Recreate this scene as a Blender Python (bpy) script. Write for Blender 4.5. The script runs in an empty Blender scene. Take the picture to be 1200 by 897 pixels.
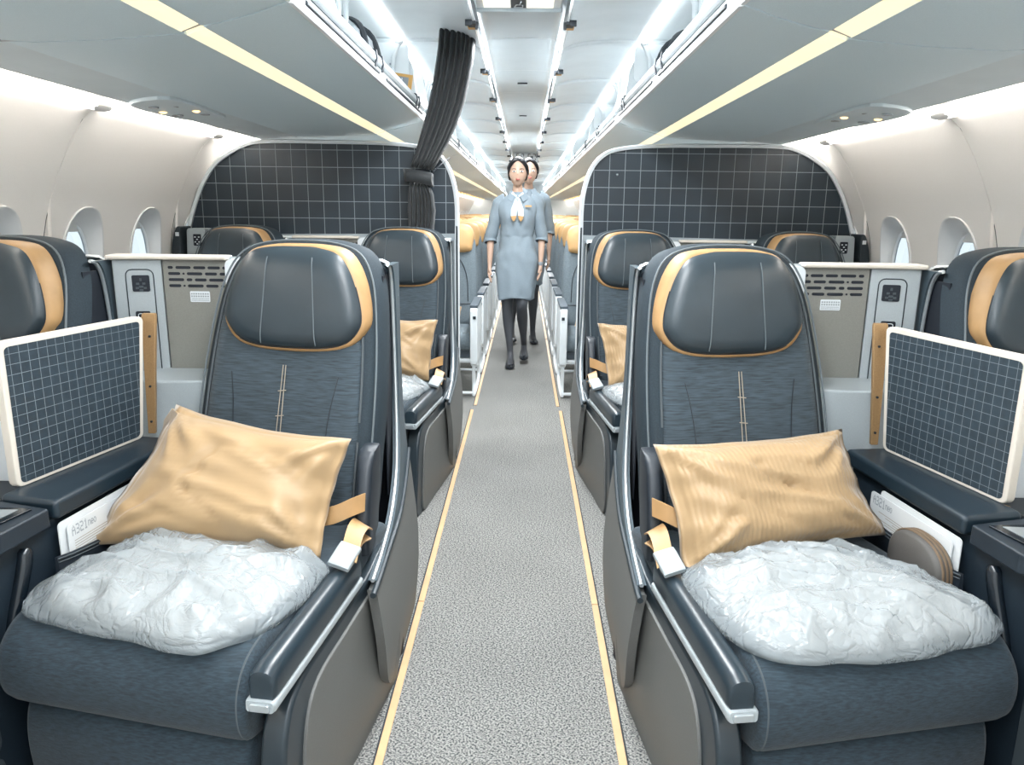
import bpy, bmesh, math, random
from mathutils import Vector, Matrix, noise
random.seed(7)
R = math.radians
sc = bpy.context.scene
C = bpy.context.collection

# ---------------------------------------------------------------- camera
cam_d = bpy.data.cameras.new('camera')
cam_d.sensor_fit = 'HORIZONTAL'; cam_d.sensor_width = 36.0; cam_d.lens = 36.0 * 880.0 / 1200.0
cam_d.clip_start = 0.02; cam_d.clip_end = 200
cam = bpy.data.objects.new('camera', cam_d); C.objects.link(cam)
_X = (0.99979664, 0.01661724, 0.01142609)      # camera right, in world
_D = (0.01483337, -0.22211717, -0.97490714)    # camera down
_F = (-0.01366234, 0.97487837, -0.22231849)    # camera forward
cam.matrix_world = Matrix(((_X[0], -_D[0], -_F[0], 0.03), (_X[1], -_D[1], -_F[1], 0.0), (_X[2], -_D[2], -_F[2], 1.28), (0, 0, 0, 1)))
sc.camera = cam

# ---------------------------------------------------------------- world, exposure
sc.view_settings.view_transform = 'Standard'
sc.view_settings.look = 'None'
sc.view_settings.gamma = 1.0
sc.view_settings.use_curve_mapping = False
sc.view_settings.exposure = 1.65
w = bpy.data.worlds.new('sky'); sc.world = w; w.use_nodes = True
bg = w.node_tree.nodes['Background']
bg.inputs[0].default_value = (0.84, 0.94, 0.98, 1); bg.inputs[1].default_value = 0.36
sc.cycles.max_bounces = 7; sc.cycles.diffuse_bounces = 4; sc.cycles.glossy_bounces = 3
sc.cycles.transparent_max_bounces = 12; sc.cycles.caustics_reflective = False; sc.cycles.caustics_refractive = False
sc.cycles.sample_clamp_indirect = 6.0

def area_light(name, loc, size, sy, power, col, rot=(0, 0, 0)):
    d = bpy.data.lights.new(name, 'AREA'); d.shape = 'RECTANGLE'; d.size = size; d.size_y = sy
    d.energy = power; d.color = col
    o = bpy.data.objects.new(name, d); C.objects.link(o); o.location = loc; o.rotation_euler = rot
    return o
# fill light behind the camera, then ceiling lamps along the middle of the cabin
area_light('entrance_fill', (0, -0.45, 2.13), 1.4, 0.9, 15, (0.93, 0.97, 1.0))  # unseen light added behind the camera, stands in for doorway daylight
for k, yy in enumerate((0.9, 2.75, 4.9, 7.4, 10.0, 14.2, 18, 22)):
    area_light('ceiling_lamp', (0, yy, 2.155), 0.30, 1.5, (15, 20, 22, 15, 34, 38, 38, 38)[k], (0.95, 0.98, 1.0))

# ---------------------------------------------------------------- materials
def lin(r, g, b):
    f = lambda c: (c / 255 / 12.92) if c / 255 <= 0.04045 else ((c / 255 + 0.055) / 1.055) ** 2.4
    return (f(r), f(g), f(b), 1)
def mat(name, col, rough=0.5, metal=0.0, nscale=0, namp=0.12, bump=0.0, bscale=200, stretch=(1, 1, 1), coat=0.0, spec=0.5, emit=None, es=0, sheen=0):
    m = bpy.data.materials.new(name); m.use_nodes = True
    nt = m.node_tree; b = nt.nodes['Principled BSDF']
    b.inputs['Roughness'].default_value = rough; b.inputs['Metallic'].default_value = metal
    b.inputs['Coat Weight'].default_value = coat; b.inputs['Coat Roughness'].default_value = 0.15
    b.inputs['Specular IOR Level'].default_value = spec
    b.inputs['Sheen Weight'].default_value = sheen
    tc = nt.nodes.new('ShaderNodeTexCoord'); mp = nt.nodes.new('ShaderNodeMapping')
    mp.inputs['Scale'].default_value = stretch
    nt.links.new(tc.outputs['Object'], mp.inputs['Vector'])
    n = nt.nodes.new('ShaderNodeTexNoise'); n.inputs['Scale'].default_value = nscale or 6; n.inputs['Detail'].default_value = 4
    nt.links.new(mp.outputs[0], n.inputs['Vector'])
    cr = nt.nodes.new('ShaderNodeMapRange'); cr.inputs['From Min'].default_value = 0.3; cr.inputs['From Max'].default_value = 0.7
    a = namp if nscale else 0.03
    cr.inputs['To Min'].default_value = 1 - a; cr.inputs['To Max'].default_value = 1 + a
    nt.links.new(n.outputs['Fac'], cr.inputs['Value'])
    mx = nt.nodes.new('ShaderNodeVectorMath'); mx.operation = 'SCALE'; mx.inputs[0].default_value = col[:3]
    nt.links.new(cr.outputs[0], mx.inputs['Scale']); nt.links.new(mx.outputs[0], b.inputs['Base Color'])
    if bump:
        n2 = nt.nodes.new('ShaderNodeTexNoise'); n2.inputs['Scale'].default_value = bscale; n2.inputs['Detail'].default_value = 3
        nt.links.new(mp.outputs[0], n2.inputs['Vector'])
        bp = nt.nodes.new('ShaderNodeBump'); bp.inputs['Strength'].default_value = bump; bp.inputs['Distance'].default_value = 0.002
        nt.links.new(n2.outputs['Fac'], bp.inputs['Height']); nt.links.new(bp.outputs[0], b.inputs['Normal'])
    if emit:
        b.inputs['Emission Color'].default_value = emit; b.inputs['Emission Strength'].default_value = es
    return m
M = {}
M['fabric'] = mat('seat_fabric', (0.038, 0.056, 0.071), 0.85, nscale=55, namp=0.42, bump=0.35, bscale=110, stretch=(0.35, 1.0, 5.0), sheen=0.15)
M['fabric_seat'] = mat('seat_fabric_flat', (0.019, 0.034, 0.047), 0.85, nscale=55, namp=0.4, bump=0.35, bscale=110, stretch=(0.35, 5.0, 5.0), sheen=0.12)
M['bolster'] = mat('bolster_cloth', (0.015, 0.027, 0.037), 0.8, nscale=300, namp=0.2, bump=0.2, bscale=500)
M['leather'] = mat('headrest_leather', (0.029, 0.043, 0.054), 0.36, nscale=7, namp=0.10, bump=0.10, bscale=420, spec=0.6)
M['armpad'] = mat('armrest_leather', (0.016, 0.028, 0.038), 0.30, nscale=9, bump=0.06, bscale=500, spec=0.6)
M['gold_leather'] = mat('gold_leather', (0.42, 0.25, 0.11), 0.5, nscale=20, namp=0.08, bump=0.15, bscale=400)
M['thread'] = mat('pale_thread', (0.34, 0.3, 0.24), 0.7)
M['thread_grey'] = mat('grey_thread', (0.075, 0.09, 0.1), 0.7)
M['thread_seam'] = mat('seam_thread', (0.12, 0.145, 0.16), 0.6)
M['pipe'] = mat('dark_piping', (0.012, 0.018, 0.026), 0.5)
M['black'] = mat('black_lining', (0.006, 0.010, 0.018), 0.7)
M['navy'] = mat('dark_console', (0.011, 0.019, 0.028), 0.45, nscale=300, namp=0.1, bump=0.08, bscale=600)
M['navy_top'] = mat('dark_ledge', (0.012, 0.023, 0.033), 0.38, nscale=300, namp=0.1, bump=0.08, bscale=600)
M['drawer'] = mat('drawer_front', (0.045, 0.058, 0.068), 0.5)
M['gloss'] = mat('glossy_black', (0.005, 0.009, 0.014), 0.22, coat=0.2)
M['shell'] = mat('shell_grey', (0.06, 0.085, 0.103), 0.38, nscale=400, namp=0.06)
M['shell_low'] = mat('shell_taupe', (0.125, 0.128, 0.124), 0.48, nscale=300, namp=0.06)
M['frame_dark'] = mat('dark_frame', (0.02, 0.03, 0.038), 0.33)
M['silver'] = mat('silver_trim', (0.62, 0.67, 0.70), 0.28, metal=0.75)
M['silver_paint'] = mat('silver_paint', (0.36, 0.4, 0.42), 0.42, nscale=400, namp=0.05)
M['taupe'] = mat('taupe_panel', (0.21, 0.21, 0.19), 0.42, nscale=400, namp=0.07)
M['cream'] = mat('cream_frame', (0.62, 0.57, 0.5), 0.45)
M['bronze'] = mat('bronze_panel', (0.34, 0.21, 0.1), 0.4, metal=0.4, nscale=500, namp=0.15)
M['white'] = mat('white_plastic', (0.66, 0.7, 0.73), 0.45)
M['white_gloss'] = mat('white_enamel', (0.82, 0.86, 0.89), 0.25)
M['wall'] = mat('sidewall_white', (0.93, 0.895, 0.86), 0.55, nscale=500, namp=0.03)
M['bezel'] = mat('window_bezel', (0.82, 0.82, 0.82), 0.4)
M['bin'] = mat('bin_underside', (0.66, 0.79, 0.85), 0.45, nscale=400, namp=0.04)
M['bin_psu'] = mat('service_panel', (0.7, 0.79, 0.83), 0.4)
M['bin_white'] = mat('bin_white', (0.88, 0.92, 0.94), 0.4)
M['bin_inner'] = mat('bin_inner', (0.7, 0.75, 0.77), 0.5, nscale=350, namp=0.04)
M['ceil'] = mat('ceiling_panel', (0.6, 0.68, 0.72), 0.35)
M['tile'] = mat('dark_tile', (0.013, 0.024, 0.035), 0.42, nscale=4, namp=0.25, bump=0.05, bscale=300)
M['grout'] = mat('pale_joint', (0.3, 0.34, 0.36), 0.6)
M['pillow'] = mat('gold_satin', (0.37, 0.245, 0.125), 0.48, nscale=5, namp=0.07, sheen=0.3)
M['blanket'] = mat('white_blanket', (0.43, 0.425, 0.41), 0.8, nscale=8, namp=0.10)
M['card'] = mat('safety_card', (0.62, 0.64, 0.65), 0.3)
M['card_grey'] = mat('print_grey', (0.30, 0.33, 0.35), 0.5)
M['case'] = mat('grey_brown_case', (0.085, 0.08, 0.075), 0.6, bump=0.2, bscale=400)
M['case_rim'] = mat('case_rim', (0.16, 0.11, 0.07), 0.5)
M['strip_floor'] = mat('floor_strip', (0.55, 0.35, 0.18), 0.45, nscale=12, namp=0.08)
M['strip_edge'] = mat('strip_gap', (0.02, 0.025, 0.03), 0.8)
M['eco_fabric'] = mat('economy_fabric', (0.115, 0.145, 0.165), 0.8, nscale=120, namp=0.15)
M['eco_gold'] = mat('economy_gold', (0.46, 0.28, 0.12), 0.6)
M['eco_white'] = mat('economy_white', (0.80, 0.85, 0.88), 0.35)
M['eco_pad'] = mat('economy_pad', (0.07, 0.09, 0.11), 0.4)
M['curtain'] = mat('curtain_cloth', (0.013, 0.017, 0.02), 0.65, nscale=90, namp=0.25, stretch=(4, 4, 0.6), sheen=0.2)
M['skin'] = mat('skin', (0.48, 0.32, 0.24), 0.5)
M['tights'] = mat('sheer_tights', (0.055, 0.060, 0.070), 0.45)
M['hair'] = mat('black_hair', (0.010, 0.011, 0.014), 0.32, nscale=60, namp=0.4, stretch=(1, 1, 0.2))
M['dress'] = mat('blue_grey_uniform', (0.2, 0.25, 0.29), 0.7, nscale=150, namp=0.05)
M['scarf'] = mat('pale_scarf', (0.5, 0.58, 0.63), 0.5)
M['shoe'] = mat('black_shoe', (0.010, 0.013, 0.018), 0.2)
M['lips'] = mat('lips', (0.45, 0.12, 0.10), 0.4)
M['eye'] = mat('eye_white', (0.75, 0.75, 0.74), 0.3)
M['amber'] = mat('amber_plastic', (0.75, 0.42, 0.12), 0.4)
M['steel'] = mat('grey_steel', (0.30, 0.33, 0.36), 0.35, metal=0.6)
M['bag'] = mat('grey_backpack', (0.36, 0.40, 0.42), 0.7, nscale=60, namp=0.15)
M['bag_strap'] = mat('backpack_strap', (0.02, 0.028, 0.036), 0.6)
M['warm_light'] = mat('warm_strip_light', (0.8, 0.7, 0.5), 0.6, emit=(1.0, 0.86, 0.56, 1), es=0.30)
M['cove_light'] = mat('cove_light', (0.8, 0.8, 0.8), 0.6, emit=(1.0, 0.95, 0.88, 1), es=4.3)
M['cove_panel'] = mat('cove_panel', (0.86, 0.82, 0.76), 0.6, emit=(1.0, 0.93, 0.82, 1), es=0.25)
M['hinge_glow'] = mat('hinge_cover_glow', (0.8, 0.8, 0.8), 0.6, emit=(0.93, 0.98, 1.0, 1), es=1.5)  # emission added to the hinge covers to brighten bins and ceiling
M['sign_light'] = mat('lit_sign', (0.8, 0.78, 0.7), 0.5, emit=(1.0, 0.93, 0.80, 1), es=0.30)
M['read_light'] = mat('reading_light', (0.8, 0.5, 0.2), 0.4, emit=(1.0, 0.62, 0.25, 1), es=1.0)

def grid_screen_mat():
    m = mat('grid_weave_panel', (0.024, 0.038, 0.050), 0.5, nscale=40, namp=0.15)
    nt = m.node_tree; b = nt.nodes['Principled BSDF']
    uv = nt.nodes.new('ShaderNodeUVMap')
    sx = nt.nodes.new('ShaderNodeSeparateXYZ'); nt.links.new(uv.outputs[0], sx.inputs[0])
    outs = []
    for ax in ('X', 'Y'):
        f = nt.nodes.new('ShaderNodeMath'); f.operation = 'PINGPONG'; f.inputs[1].default_value = 0.5
        nt.links.new(sx.outputs[ax], f.inputs[0])
        g = nt.nodes.new('ShaderNodeMath'); g.operation = 'LESS_THAN'; g.inputs[1].default_value = 0.026
        nt.links.new(f.outputs[0], g.inputs[0]); outs.append(g)
    mxm = nt.nodes.new('ShaderNodeMath'); mxm.operation = 'MAXIMUM'
    nt.links.new(outs[0].outputs[0], mxm.inputs[0]); nt.links.new(outs[1].outputs[0], mxm.inputs[1])
    src = b.inputs['Base Color'].links[0].from_socket
    mix = nt.nodes.new('ShaderNodeMix'); mix.data_type = 'RGBA'
    nt.links.new(mxm.outputs[0], mix.inputs[0]); nt.links.new(src, mix.inputs[6]); mix.inputs[7].default_value = (0.17, 0.20, 0.22, 1)
    nt.links.new(mix.outputs[2], b.inputs['Base Color'])
    return m
M['grid'] = grid_screen_mat()

def carpet_mat():
    m = bpy.data.materials.new('grey_loop_carpet'); m.use_nodes = True
    nt = m.node_tree; b = nt.nodes['Principled BSDF']; b.inputs['Roughness'].default_value = 0.95; b.inputs['Specular IOR Level'].default_value = 0.1
    tc = nt.nodes.new('ShaderNodeTexCoord')
    mp = nt.nodes.new('ShaderNodeMapping'); mp.inputs['Scale'].default_value = (1.0, 1.0, 1.0); mp.inputs['Rotation'].default_value = (0, 0, R(35))
    nt.links.new(tc.outputs['Object'], mp.inputs[0])
    v = nt.nodes.new('ShaderNodeTexVoronoi'); v.inputs['Scale'].default_value = 220
    mp2 = nt.nodes.new('ShaderNodeMapping'); mp2.inputs['Scale'].default_value = (0.6, 1.5, 1)
    nt.links.new(mp.outputs[0], mp2.inputs[0]); nt.links.new(mp2.outputs[0], v.inputs['Vector'])
    n = nt.nodes.new('ShaderNodeTexNoise'); n.inputs['Scale'].default_value = 190; n.inputs['Detail'].default_value = 3
    nt.links.new(mp.outputs[0], n.inputs['Vector'])
    ramp = nt.nodes.new('ShaderNodeValToRGB'); e = ramp.color_ramp.elements
    e[0].position = 0.36; e[0].color = (0.055, 0.062, 0.066, 1); e[1].position = 0.60; e[1].color = (0.37, 0.365, 0.345, 1)
    nt.links.new(n.outputs['Fac'], ramp.inputs[0])
    n3 = nt.nodes.new('ShaderNodeTexNoise'); n3.inputs['Scale'].default_value = 2.2; nt.links.new(tc.outputs['Object'], n3.inputs['Vector'])
    mr = nt.nodes.new('ShaderNodeMapRange'); mr.inputs['To Min'].default_value = 0.82; mr.inputs['To Max'].default_value = 1.15
    nt.links.new(n3.outputs['Fac'], mr.inputs['Value'])
    mul = nt.nodes.new('ShaderNodeVectorMath'); mul.operation = 'SCALE'
    nt.links.new(ramp.outputs[0], mul.inputs[0]); nt.links.new(mr.outputs[0], mul.inputs['Scale'])
    nt.links.new(mul.outputs[0], b.inputs['Base Color'])
    bp = nt.nodes.new('ShaderNodeBump'); bp.inputs['Strength'].default_value = 0.8; bp.inputs['Distance'].default_value = 0.004
    nt.links.new(v.outputs['Distance'], bp.inputs['Height']); nt.links.new(bp.outputs[0], b.inputs['Normal'])
    return m
M['carpet'] = carpet_mat()

def glass_mat():
    m = bpy.data.materials.new('window_glass'); m.use_nodes = True
    nt = m.node_tree; nt.nodes.clear()
    o = nt.nodes.new('ShaderNodeOutputMaterial'); t = nt.nodes.new('ShaderNodeBsdfTransparent'); g = nt.nodes.new('ShaderNodeBsdfGlossy')
    t.inputs[0].default_value = (0.93, 0.97, 1, 1); g.inputs['Roughness'].default_value = 0.05
    mx = nt.nodes.new('ShaderNodeMixShader'); mx.inputs[0].default_value = 0.08
    nt.links.new(t.outputs[0], mx.inputs[1]); nt.links.new(g.outputs[0], mx.inputs[2]); nt.links.new(mx.outputs[0], o.inputs[0])
    return m
M['glass'] = glass_mat()

def plastic_mat():
    m = bpy.data.materials.new('crinkled_plastic'); m.use_nodes = True
    nt = m.node_tree; nt.nodes.clear()
    o = nt.nodes.new('ShaderNodeOutputMaterial'); t = nt.nodes.new('ShaderNodeBsdfTransparent'); t.inputs[0].default_value = (0.95, 0.97, 0.98, 1)
    p = nt.nodes.new('ShaderNodeBsdfPrincipled'); p.inputs['Base Color'].default_value = (0.40, 0.44, 0.46, 1); p.inputs['Roughness'].default_value = 0.14
    p.inputs['Specular IOR Level'].default_value = 0.8
    tc = nt.nodes.new('ShaderNodeTexCoord')
    v = nt.nodes.new('ShaderNodeTexVoronoi'); v.feature = 'DISTANCE_TO_EDGE'; v.inputs['Scale'].default_value = 26
    n = nt.nodes.new('ShaderNodeTexNoise'); n.inputs['Scale'].default_value = 9; n.inputs['Detail'].default_value = 5; n.inputs['Distortion'].default_value = 1.2
    add = nt.nodes.new('ShaderNodeVectorMath'); add.operation = 'MULTIPLY_ADD'; add.inputs[1].default_value = (0.12, 0.12, 0.12)
    nt.links.new(tc.outputs['Object'], n.inputs['Vector']); nt.links.new(n.outputs['Color'], add.inputs[0]); nt.links.new(tc.outputs['Object'], add.inputs[2])
    nt.links.new(add.outputs[0], v.inputs['Vector'])
    sm = nt.nodes.new('ShaderNodeMath'); sm.operation = 'MINIMUM'; sm.inputs[1].default_value = 0.18; nt.links.new(v.outputs['Distance'], sm.inputs[0])
    ad = nt.nodes.new('ShaderNodeMath'); ad.operation = 'ADD'; nt.links.new(sm.outputs[0], ad.inputs[0]); nt.links.new(n.outputs['Fac'], ad.inputs[1])
    bp = nt.nodes.new('ShaderNodeBump'); bp.inputs['Strength'].default_value = 0.8; bp.inputs['Distance'].default_value = 0.012
    nt.links.new(ad.outputs[0], bp.inputs['Height']); nt.links.new(bp.outputs[0], p.inputs['Normal'])
    mx = nt.nodes.new('ShaderNodeMixShader'); mx.inputs[0].default_value = 0.50
    nt.links.new(t.outputs[0], mx.inputs[1]); nt.links.new(p.outputs[0], mx.inputs[2]); nt.links.new(mx.outputs[0], o.inputs[0])
    return m
M['plastic'] = plastic_mat()

def stripe_mat():
    m = mat('gold_stripe_satin', (0.37, 0.245, 0.125), 0.48, sheen=0.3)
    nt = m.node_tree; b = nt.nodes['Principled BSDF']
    uv = nt.nodes.new('ShaderNodeUVMap'); wv = nt.nodes.new('ShaderNodeTexWave'); wv.inputs['Scale'].default_value = 13; wv.bands_direction = 'X'
    nt.links.new(uv.outputs[0], wv.inputs['Vector'])
    bp = nt.nodes.new('ShaderNodeBump'); bp.inputs['Strength'].default_value = 0.3; bp.inputs['Distance'].default_value = 0.0025
    nt.links.new(wv.outputs['Fac'], bp.inputs['Height']); nt.links.new(bp.outputs[0], b.inputs['Normal'])
    return m
M['pillow_stripe'] = stripe_mat()

# ---------------------------------------------------------------- helpers
class B:
    """collects shapes into one mesh; side s mirrors x, xf is applied before mirroring"""
    def __init__(self, xf=None): self.bm = bmesh.new(); self.xf = xf; self.uv = None
    def v(self, p):
        p = Vector(p)
        if self.xf is not None: p = self.xf @ p
        return self.bm.verts.new(p)
    def face(self, vs):
        try: return self.bm.faces.new(vs)
        except ValueError: return None
    def box(self, x0, x1, y0, y1, z0, z1):
        a = [self.v((x, y, z)) for x in (x0, x1) for y in (y0, y1) for z in (z0, z1)]
        for q in ((0, 1, 3, 2), (4, 6, 7, 5), (0, 4, 5, 1), (2, 3, 7, 6), (0, 2, 6, 4), (1, 5, 7, 3)): self.face([a[i] for i in q])
        return self
    def loft(self, rings, closed=True, cap0=True, cap1=True):
        vs = [[self.v(p) for p in r] for r in rings]
        n = len(vs[0])
        for a, b in zip(vs, vs[1:]):
            for i in range(n if closed else n - 1):
                self.face((a[i], a[(i + 1) % n], b[(i + 1) % n], b[i]))
        if cap0 and n > 2: self.face(vs[0][::-1])
        if cap1 and n > 2: self.face(vs[-1])
        return self
    def prism(self, pts, ax, a, b):
        """polygon pts (2D) extruded along ax from a to b; the two coords are the other axes in xyz order"""
        def mk(p, t):
            if ax == 'x': return (t, p[0], p[1])
            if ax == 'y': return (p[0], t, p[1])
            return (p[0], p[1], t)
        return self.loft([[mk(p, a) for p in pts], [mk(p, b) for p in pts]])
    def tube(self, pts, r, n=8, caps=True, flat=1.0):
        pts = [Vector(p) for p in pts]; rings = []
        up = Vector((0, 0, 1)); prev = None
        for i, p in enumerate(pts):
            t = (pts[min(i + 1, len(pts) - 1)] - pts[max(i - 1, 0)])
            if t.length < 1e-9: t = Vector((0, 0, 1))
            t.normalize()
            if prev is None:
                u = t.cross(up)
                if u.length < 0.05: u = t.cross(Vector((1, 0, 0)))
            else: u = prev - t * prev.dot(t)
            u.normalize(); prev = u; q = t.cross(u)
            rr = r[i] if isinstance(r, (list, tuple)) else r
            rings.append([p + (u * math.cos(k * 2 * math.pi / n) + q * math.sin(k * 2 * math.pi / n) * flat) * rr for k in range(n)])
        return self.loft(rings, True, caps, caps)
    def ball(self, c, r, n=10, m=7):
        r = r if isinstance(r, (tuple, list)) else (r, r, r)
        rings = []
        for j in range(1, m):
            a = math.pi * j / m
            rings.append([(c[0] + r[0] * math.sin(a) * math.cos(2 * math.pi * k / n), c[1] + r[1] * math.sin(a) * math.sin(2 * math.pi * k / n), c[2] + r[2] * math.cos(a)) for k in range(n)])
        return self.loft(rings)
    def disc(self, c, r, n, axis, h):
        pts = []
        rings = []
        for t in (0, h):
            ring = []
            for k in range(n):
                a = 2 * math.pi * k / n; u, v_ = r * math.cos(a), r * math.sin(a)
                ring.append((c[0] + t, c[1] + u, c[2] + v_) if axis == 'x' else (c[0] + u, c[1] + t, c[2] + v_) if axis == 'y' else (c[0] + u, c[1] + v_, c[2] + t))
            rings.append(ring)
        return self.loft(rings)
    def done(self, name, m, parent=None, s=1, bevel=0, seg=2, ang=35, smooth=True, sub=0, solid=0, fix=True, loc=None):
        bm = self.bm
        if s < 0:
            for v in bm.verts: v.co.x = -v.co.x
            bmesh.ops.reverse_faces(bm, faces=bm.faces)
        if fix: bmesh.ops.recalc_face_normals(bm, faces=bm.faces)
        if loc is not None:
            for v in bm.verts: v.co -= Vector(loc)
        me = bpy.data.meshes.new(name); bm.to_mesh(me); bm.free()
        me.materials.append(m)
        o = bpy.data.objects.new(name, me); C.objects.link(o)
        if smooth:
            for p in me.polygons: p.use_smooth = True
            me.set_sharp_from_angle(angle=R(ang))
        if bevel:
            b = o.modifiers.new('bevel', 'BEVEL'); b.width = bevel; b.segments = seg; b.limit_method = 'ANGLE'; b.angle_limit = R(ang)
            b.harden_normals = True
        if sub:
            d = o.modifiers.new('sub', 'SUBSURF'); d.levels = sub; d.render_levels = sub
        if solid:
            d = o.modifiers.new('solid', 'SOLIDIFY'); d.thickness = solid; d.offset = 0
        if parent is not None: o.parent = parent
        if loc is not None: o.location = loc
        return o
def tag(o, label, cat, group=None, kind=None):
    o['label'] = label; o['category'] = cat
    if group: o['group'] = group
    if kind: o['kind'] = kind
    return o
def struct(o, label=None, cat=None):
    o['kind'] = 'structure'
    if label: o['label'] = label
    if cat: o['category'] = cat
    return o
def empty(name, loc=(0, 0, 0), rz=0):
    o = bpy.data.objects.new(name, None); C.objects.link(o); o.location = loc; o.rotation_euler = (0, 0, rz); o.empty_display_size = 0.1
    return o
def copy_tree(o, parent=None):
    c = o.copy(); C.objects.link(c)
    c.parent = parent
    for ch in list(o.children): copy_tree(ch, c)
    return c
def lerp(a, b, t): return a + (b - a) * t
def smooth_curve(pts, n=6):
    """Catmull-Rom through 2D/3D pts"""
    P = [Vector(p) for p in pts]; P = [P[0] * 2 - P[1]] + P + [P[-1] * 2 - P[-2]]; out = []
    for i in range(1, len(P) - 2):
        for k in range(n):
            t = k / n; a, b, c, d = P[i - 1], P[i], P[i + 1], P[i + 2]
            out.append(0.5 * ((2 * b) + (c - a) * t + (2 * a - 5 * b + 4 * c - d) * t * t + (3 * b - a - 3 * c + d) * t ** 3))
    out.append(P[-2]); return [tuple(p) for p in out]
def closed_curve(pts, n=6):
    P = [Vector(p) for p in pts]; m = len(P); out = []
    for i in range(m):
        for k in range(n):
            t = k / n; a, b, c, d = P[i - 1], P[i], P[(i + 1) % m], P[(i + 2) % m]
            out.append(tuple(0.5 * ((2 * b) + (c - a) * t + (2 * a - 5 * b + 4 * c - d) * t * t + (3 * b - a - 3 * c + d) * t ** 3)))
    return out
def rrect(x0, x1, z0, z1, r, n=5):
    rs = r if isinstance(r, (tuple, list)) else (r, r, r, r)   # order: x0z0, x1z0, x1z1, x0z1
    pts = []
    for (cx, cz, a0, q) in ((x0 + rs[0], z0 + rs[0], 180, rs[0]), (x1 - rs[1], z0 + rs[1], 270, rs[1]), (x1 - rs[2], z1 - rs[2], 0, rs[2]), (x0 + rs[3], z1 - rs[3], 90, rs[3])):
        for k in range(n + 1):
            a = R(a0 + 90 * k / n); pts.append((cx + q * math.cos(a), cz + q * math.sin(a)))
    return pts
def slab_rings(outline, prof, center=None, place=None):
    """nested outlines: prof = [(scale_inset_m, depth)], place(x, z, depth) -> 3D"""
    cx = center[0] if center else sum(p[0] for p in outline) / len(outline)
    cz = center[1] if center else sum(p[1] for p in outline) / len(outline)
    hw = max(abs(p[0] - cx) for p in outline); hh = max(abs(p[1] - cz) for p in outline)
    rings = []
    for ins, d in prof:
        fx, fz = 1 - ins / hw, 1 - ins / hh
        if ins > min(hw, hh) * 0.6:
            f = 1 - ins / min(hw, hh) if min(hw, hh) else 0; fx = fz = max(f, 0.02)
        rings.append([place(cx + (p[0] - cx) * fx, cz + (p[1] - cz) * fz, d) for p in outline])
    return rings

# ================================================================= THE SETTING
Y_END = 25.2
# floor carpet
b = B(); n = 2
b.box(-1.75, 1.75, -1.2, Y_END, -0.03, 0.0)
fl = b.done('floor', M['carpet'], smooth=False); struct(fl, 'grey looped aisle carpet with light and dark flecks', 'floor')
# aisle path strips
segs = [(-1.2, 2.28), (2.285, 4.78), (4.90, 7.6), (7.66, 10.5), (10.56, 14), (14.06, 18), (18.06, 24)]
tn = 0
for s in (-1, 1):
    xc = -0.297 if s < 0 else 0.283
    for k, (a, c) in enumerate(segs):
        tn += 1
        x_ = xc + (0.012 * -s if k > 1 else 0)
        t = B().box(x_ - 0.010, x_ + 0.010, a, c, 0, 0.004).done('trim_%d' % tn, M['strip_floor'], bevel=0.001)
        struct(t, None, None)
        e = B().box(x_ + s * 0.010, x_ + s * 0.015, a, c, 0, 0.002).done('strip_edge', M['strip_edge'], t)
# sidewalls
WP = [(1.545, 1.640), (1.600, 1.592), (1.655, 1.515), (1.705, 1.42), (1.755, 1.31), (1.792, 1.20), (1.812, 1.10), (1.820, 1.0), (1.815, 0.85), (1.79, 0.65), (1.74, 0.42), (1.70, 0.25), (1.70, -0.01)]
def wall_x(z):
    for (x0, z0), (x1, z1) in zip(WP, WP[1:]):
        if z1 <= z <= z0: return lerp(x1, x0, (z - z1) / (z0 - z1))
    return WP[0][0] if z > WP[0][1] else WP[-1][0]
def wx(z):   # smoothed
    return sum(wall_x(z + d) for d in (-0.04, -0.02, 0, 0.02, 0.04)) / 5 if z < 1.59 else wall_x(z)
PITCH = 0.533
WZ, WH, WW = 1.03, 0.245, 0.150
def oval(t, hw, hh, k=2.5):
    c, s_ = math.cos(t), math.sin(t)
    return (math.copysign(abs(c) ** (2 / k), c) * hw, math.copysign(abs(s_) ** (2 / k), s_) * hh)
def wall_cell(b, yc, ya, yb, z0=0.76, z1=1.30, hw=PITCH / 2):
    N = 40; rings = []
    for j, f in enumerate((0.0, 0.3, 0.6, 0.85, 1.0)):
        ring = []
        for k in range(N):
            t = 2 * math.pi * k / N
            oy, oz = oval(t, WW, WH)
            c, s_ = math.cos(t), math.sin(t); m_ = max(abs(c), abs(s_)); ry, rz = c / m_ * hw, s_ / m_ * (z1 - z0) / 2
            ry = ry if abs(c) < m_ - 1e-6 else (yb - yc if c > 0 else ya - yc)
            y = yc + lerp(ry, oy, f); z = lerp(lerp(z0, z1, 0.5) + rz, WZ + oz, f)
            ring.append((wx(z), y, z))
        rings.append(ring)
    b.loft(rings, True, False, False)
windows = []
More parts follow.
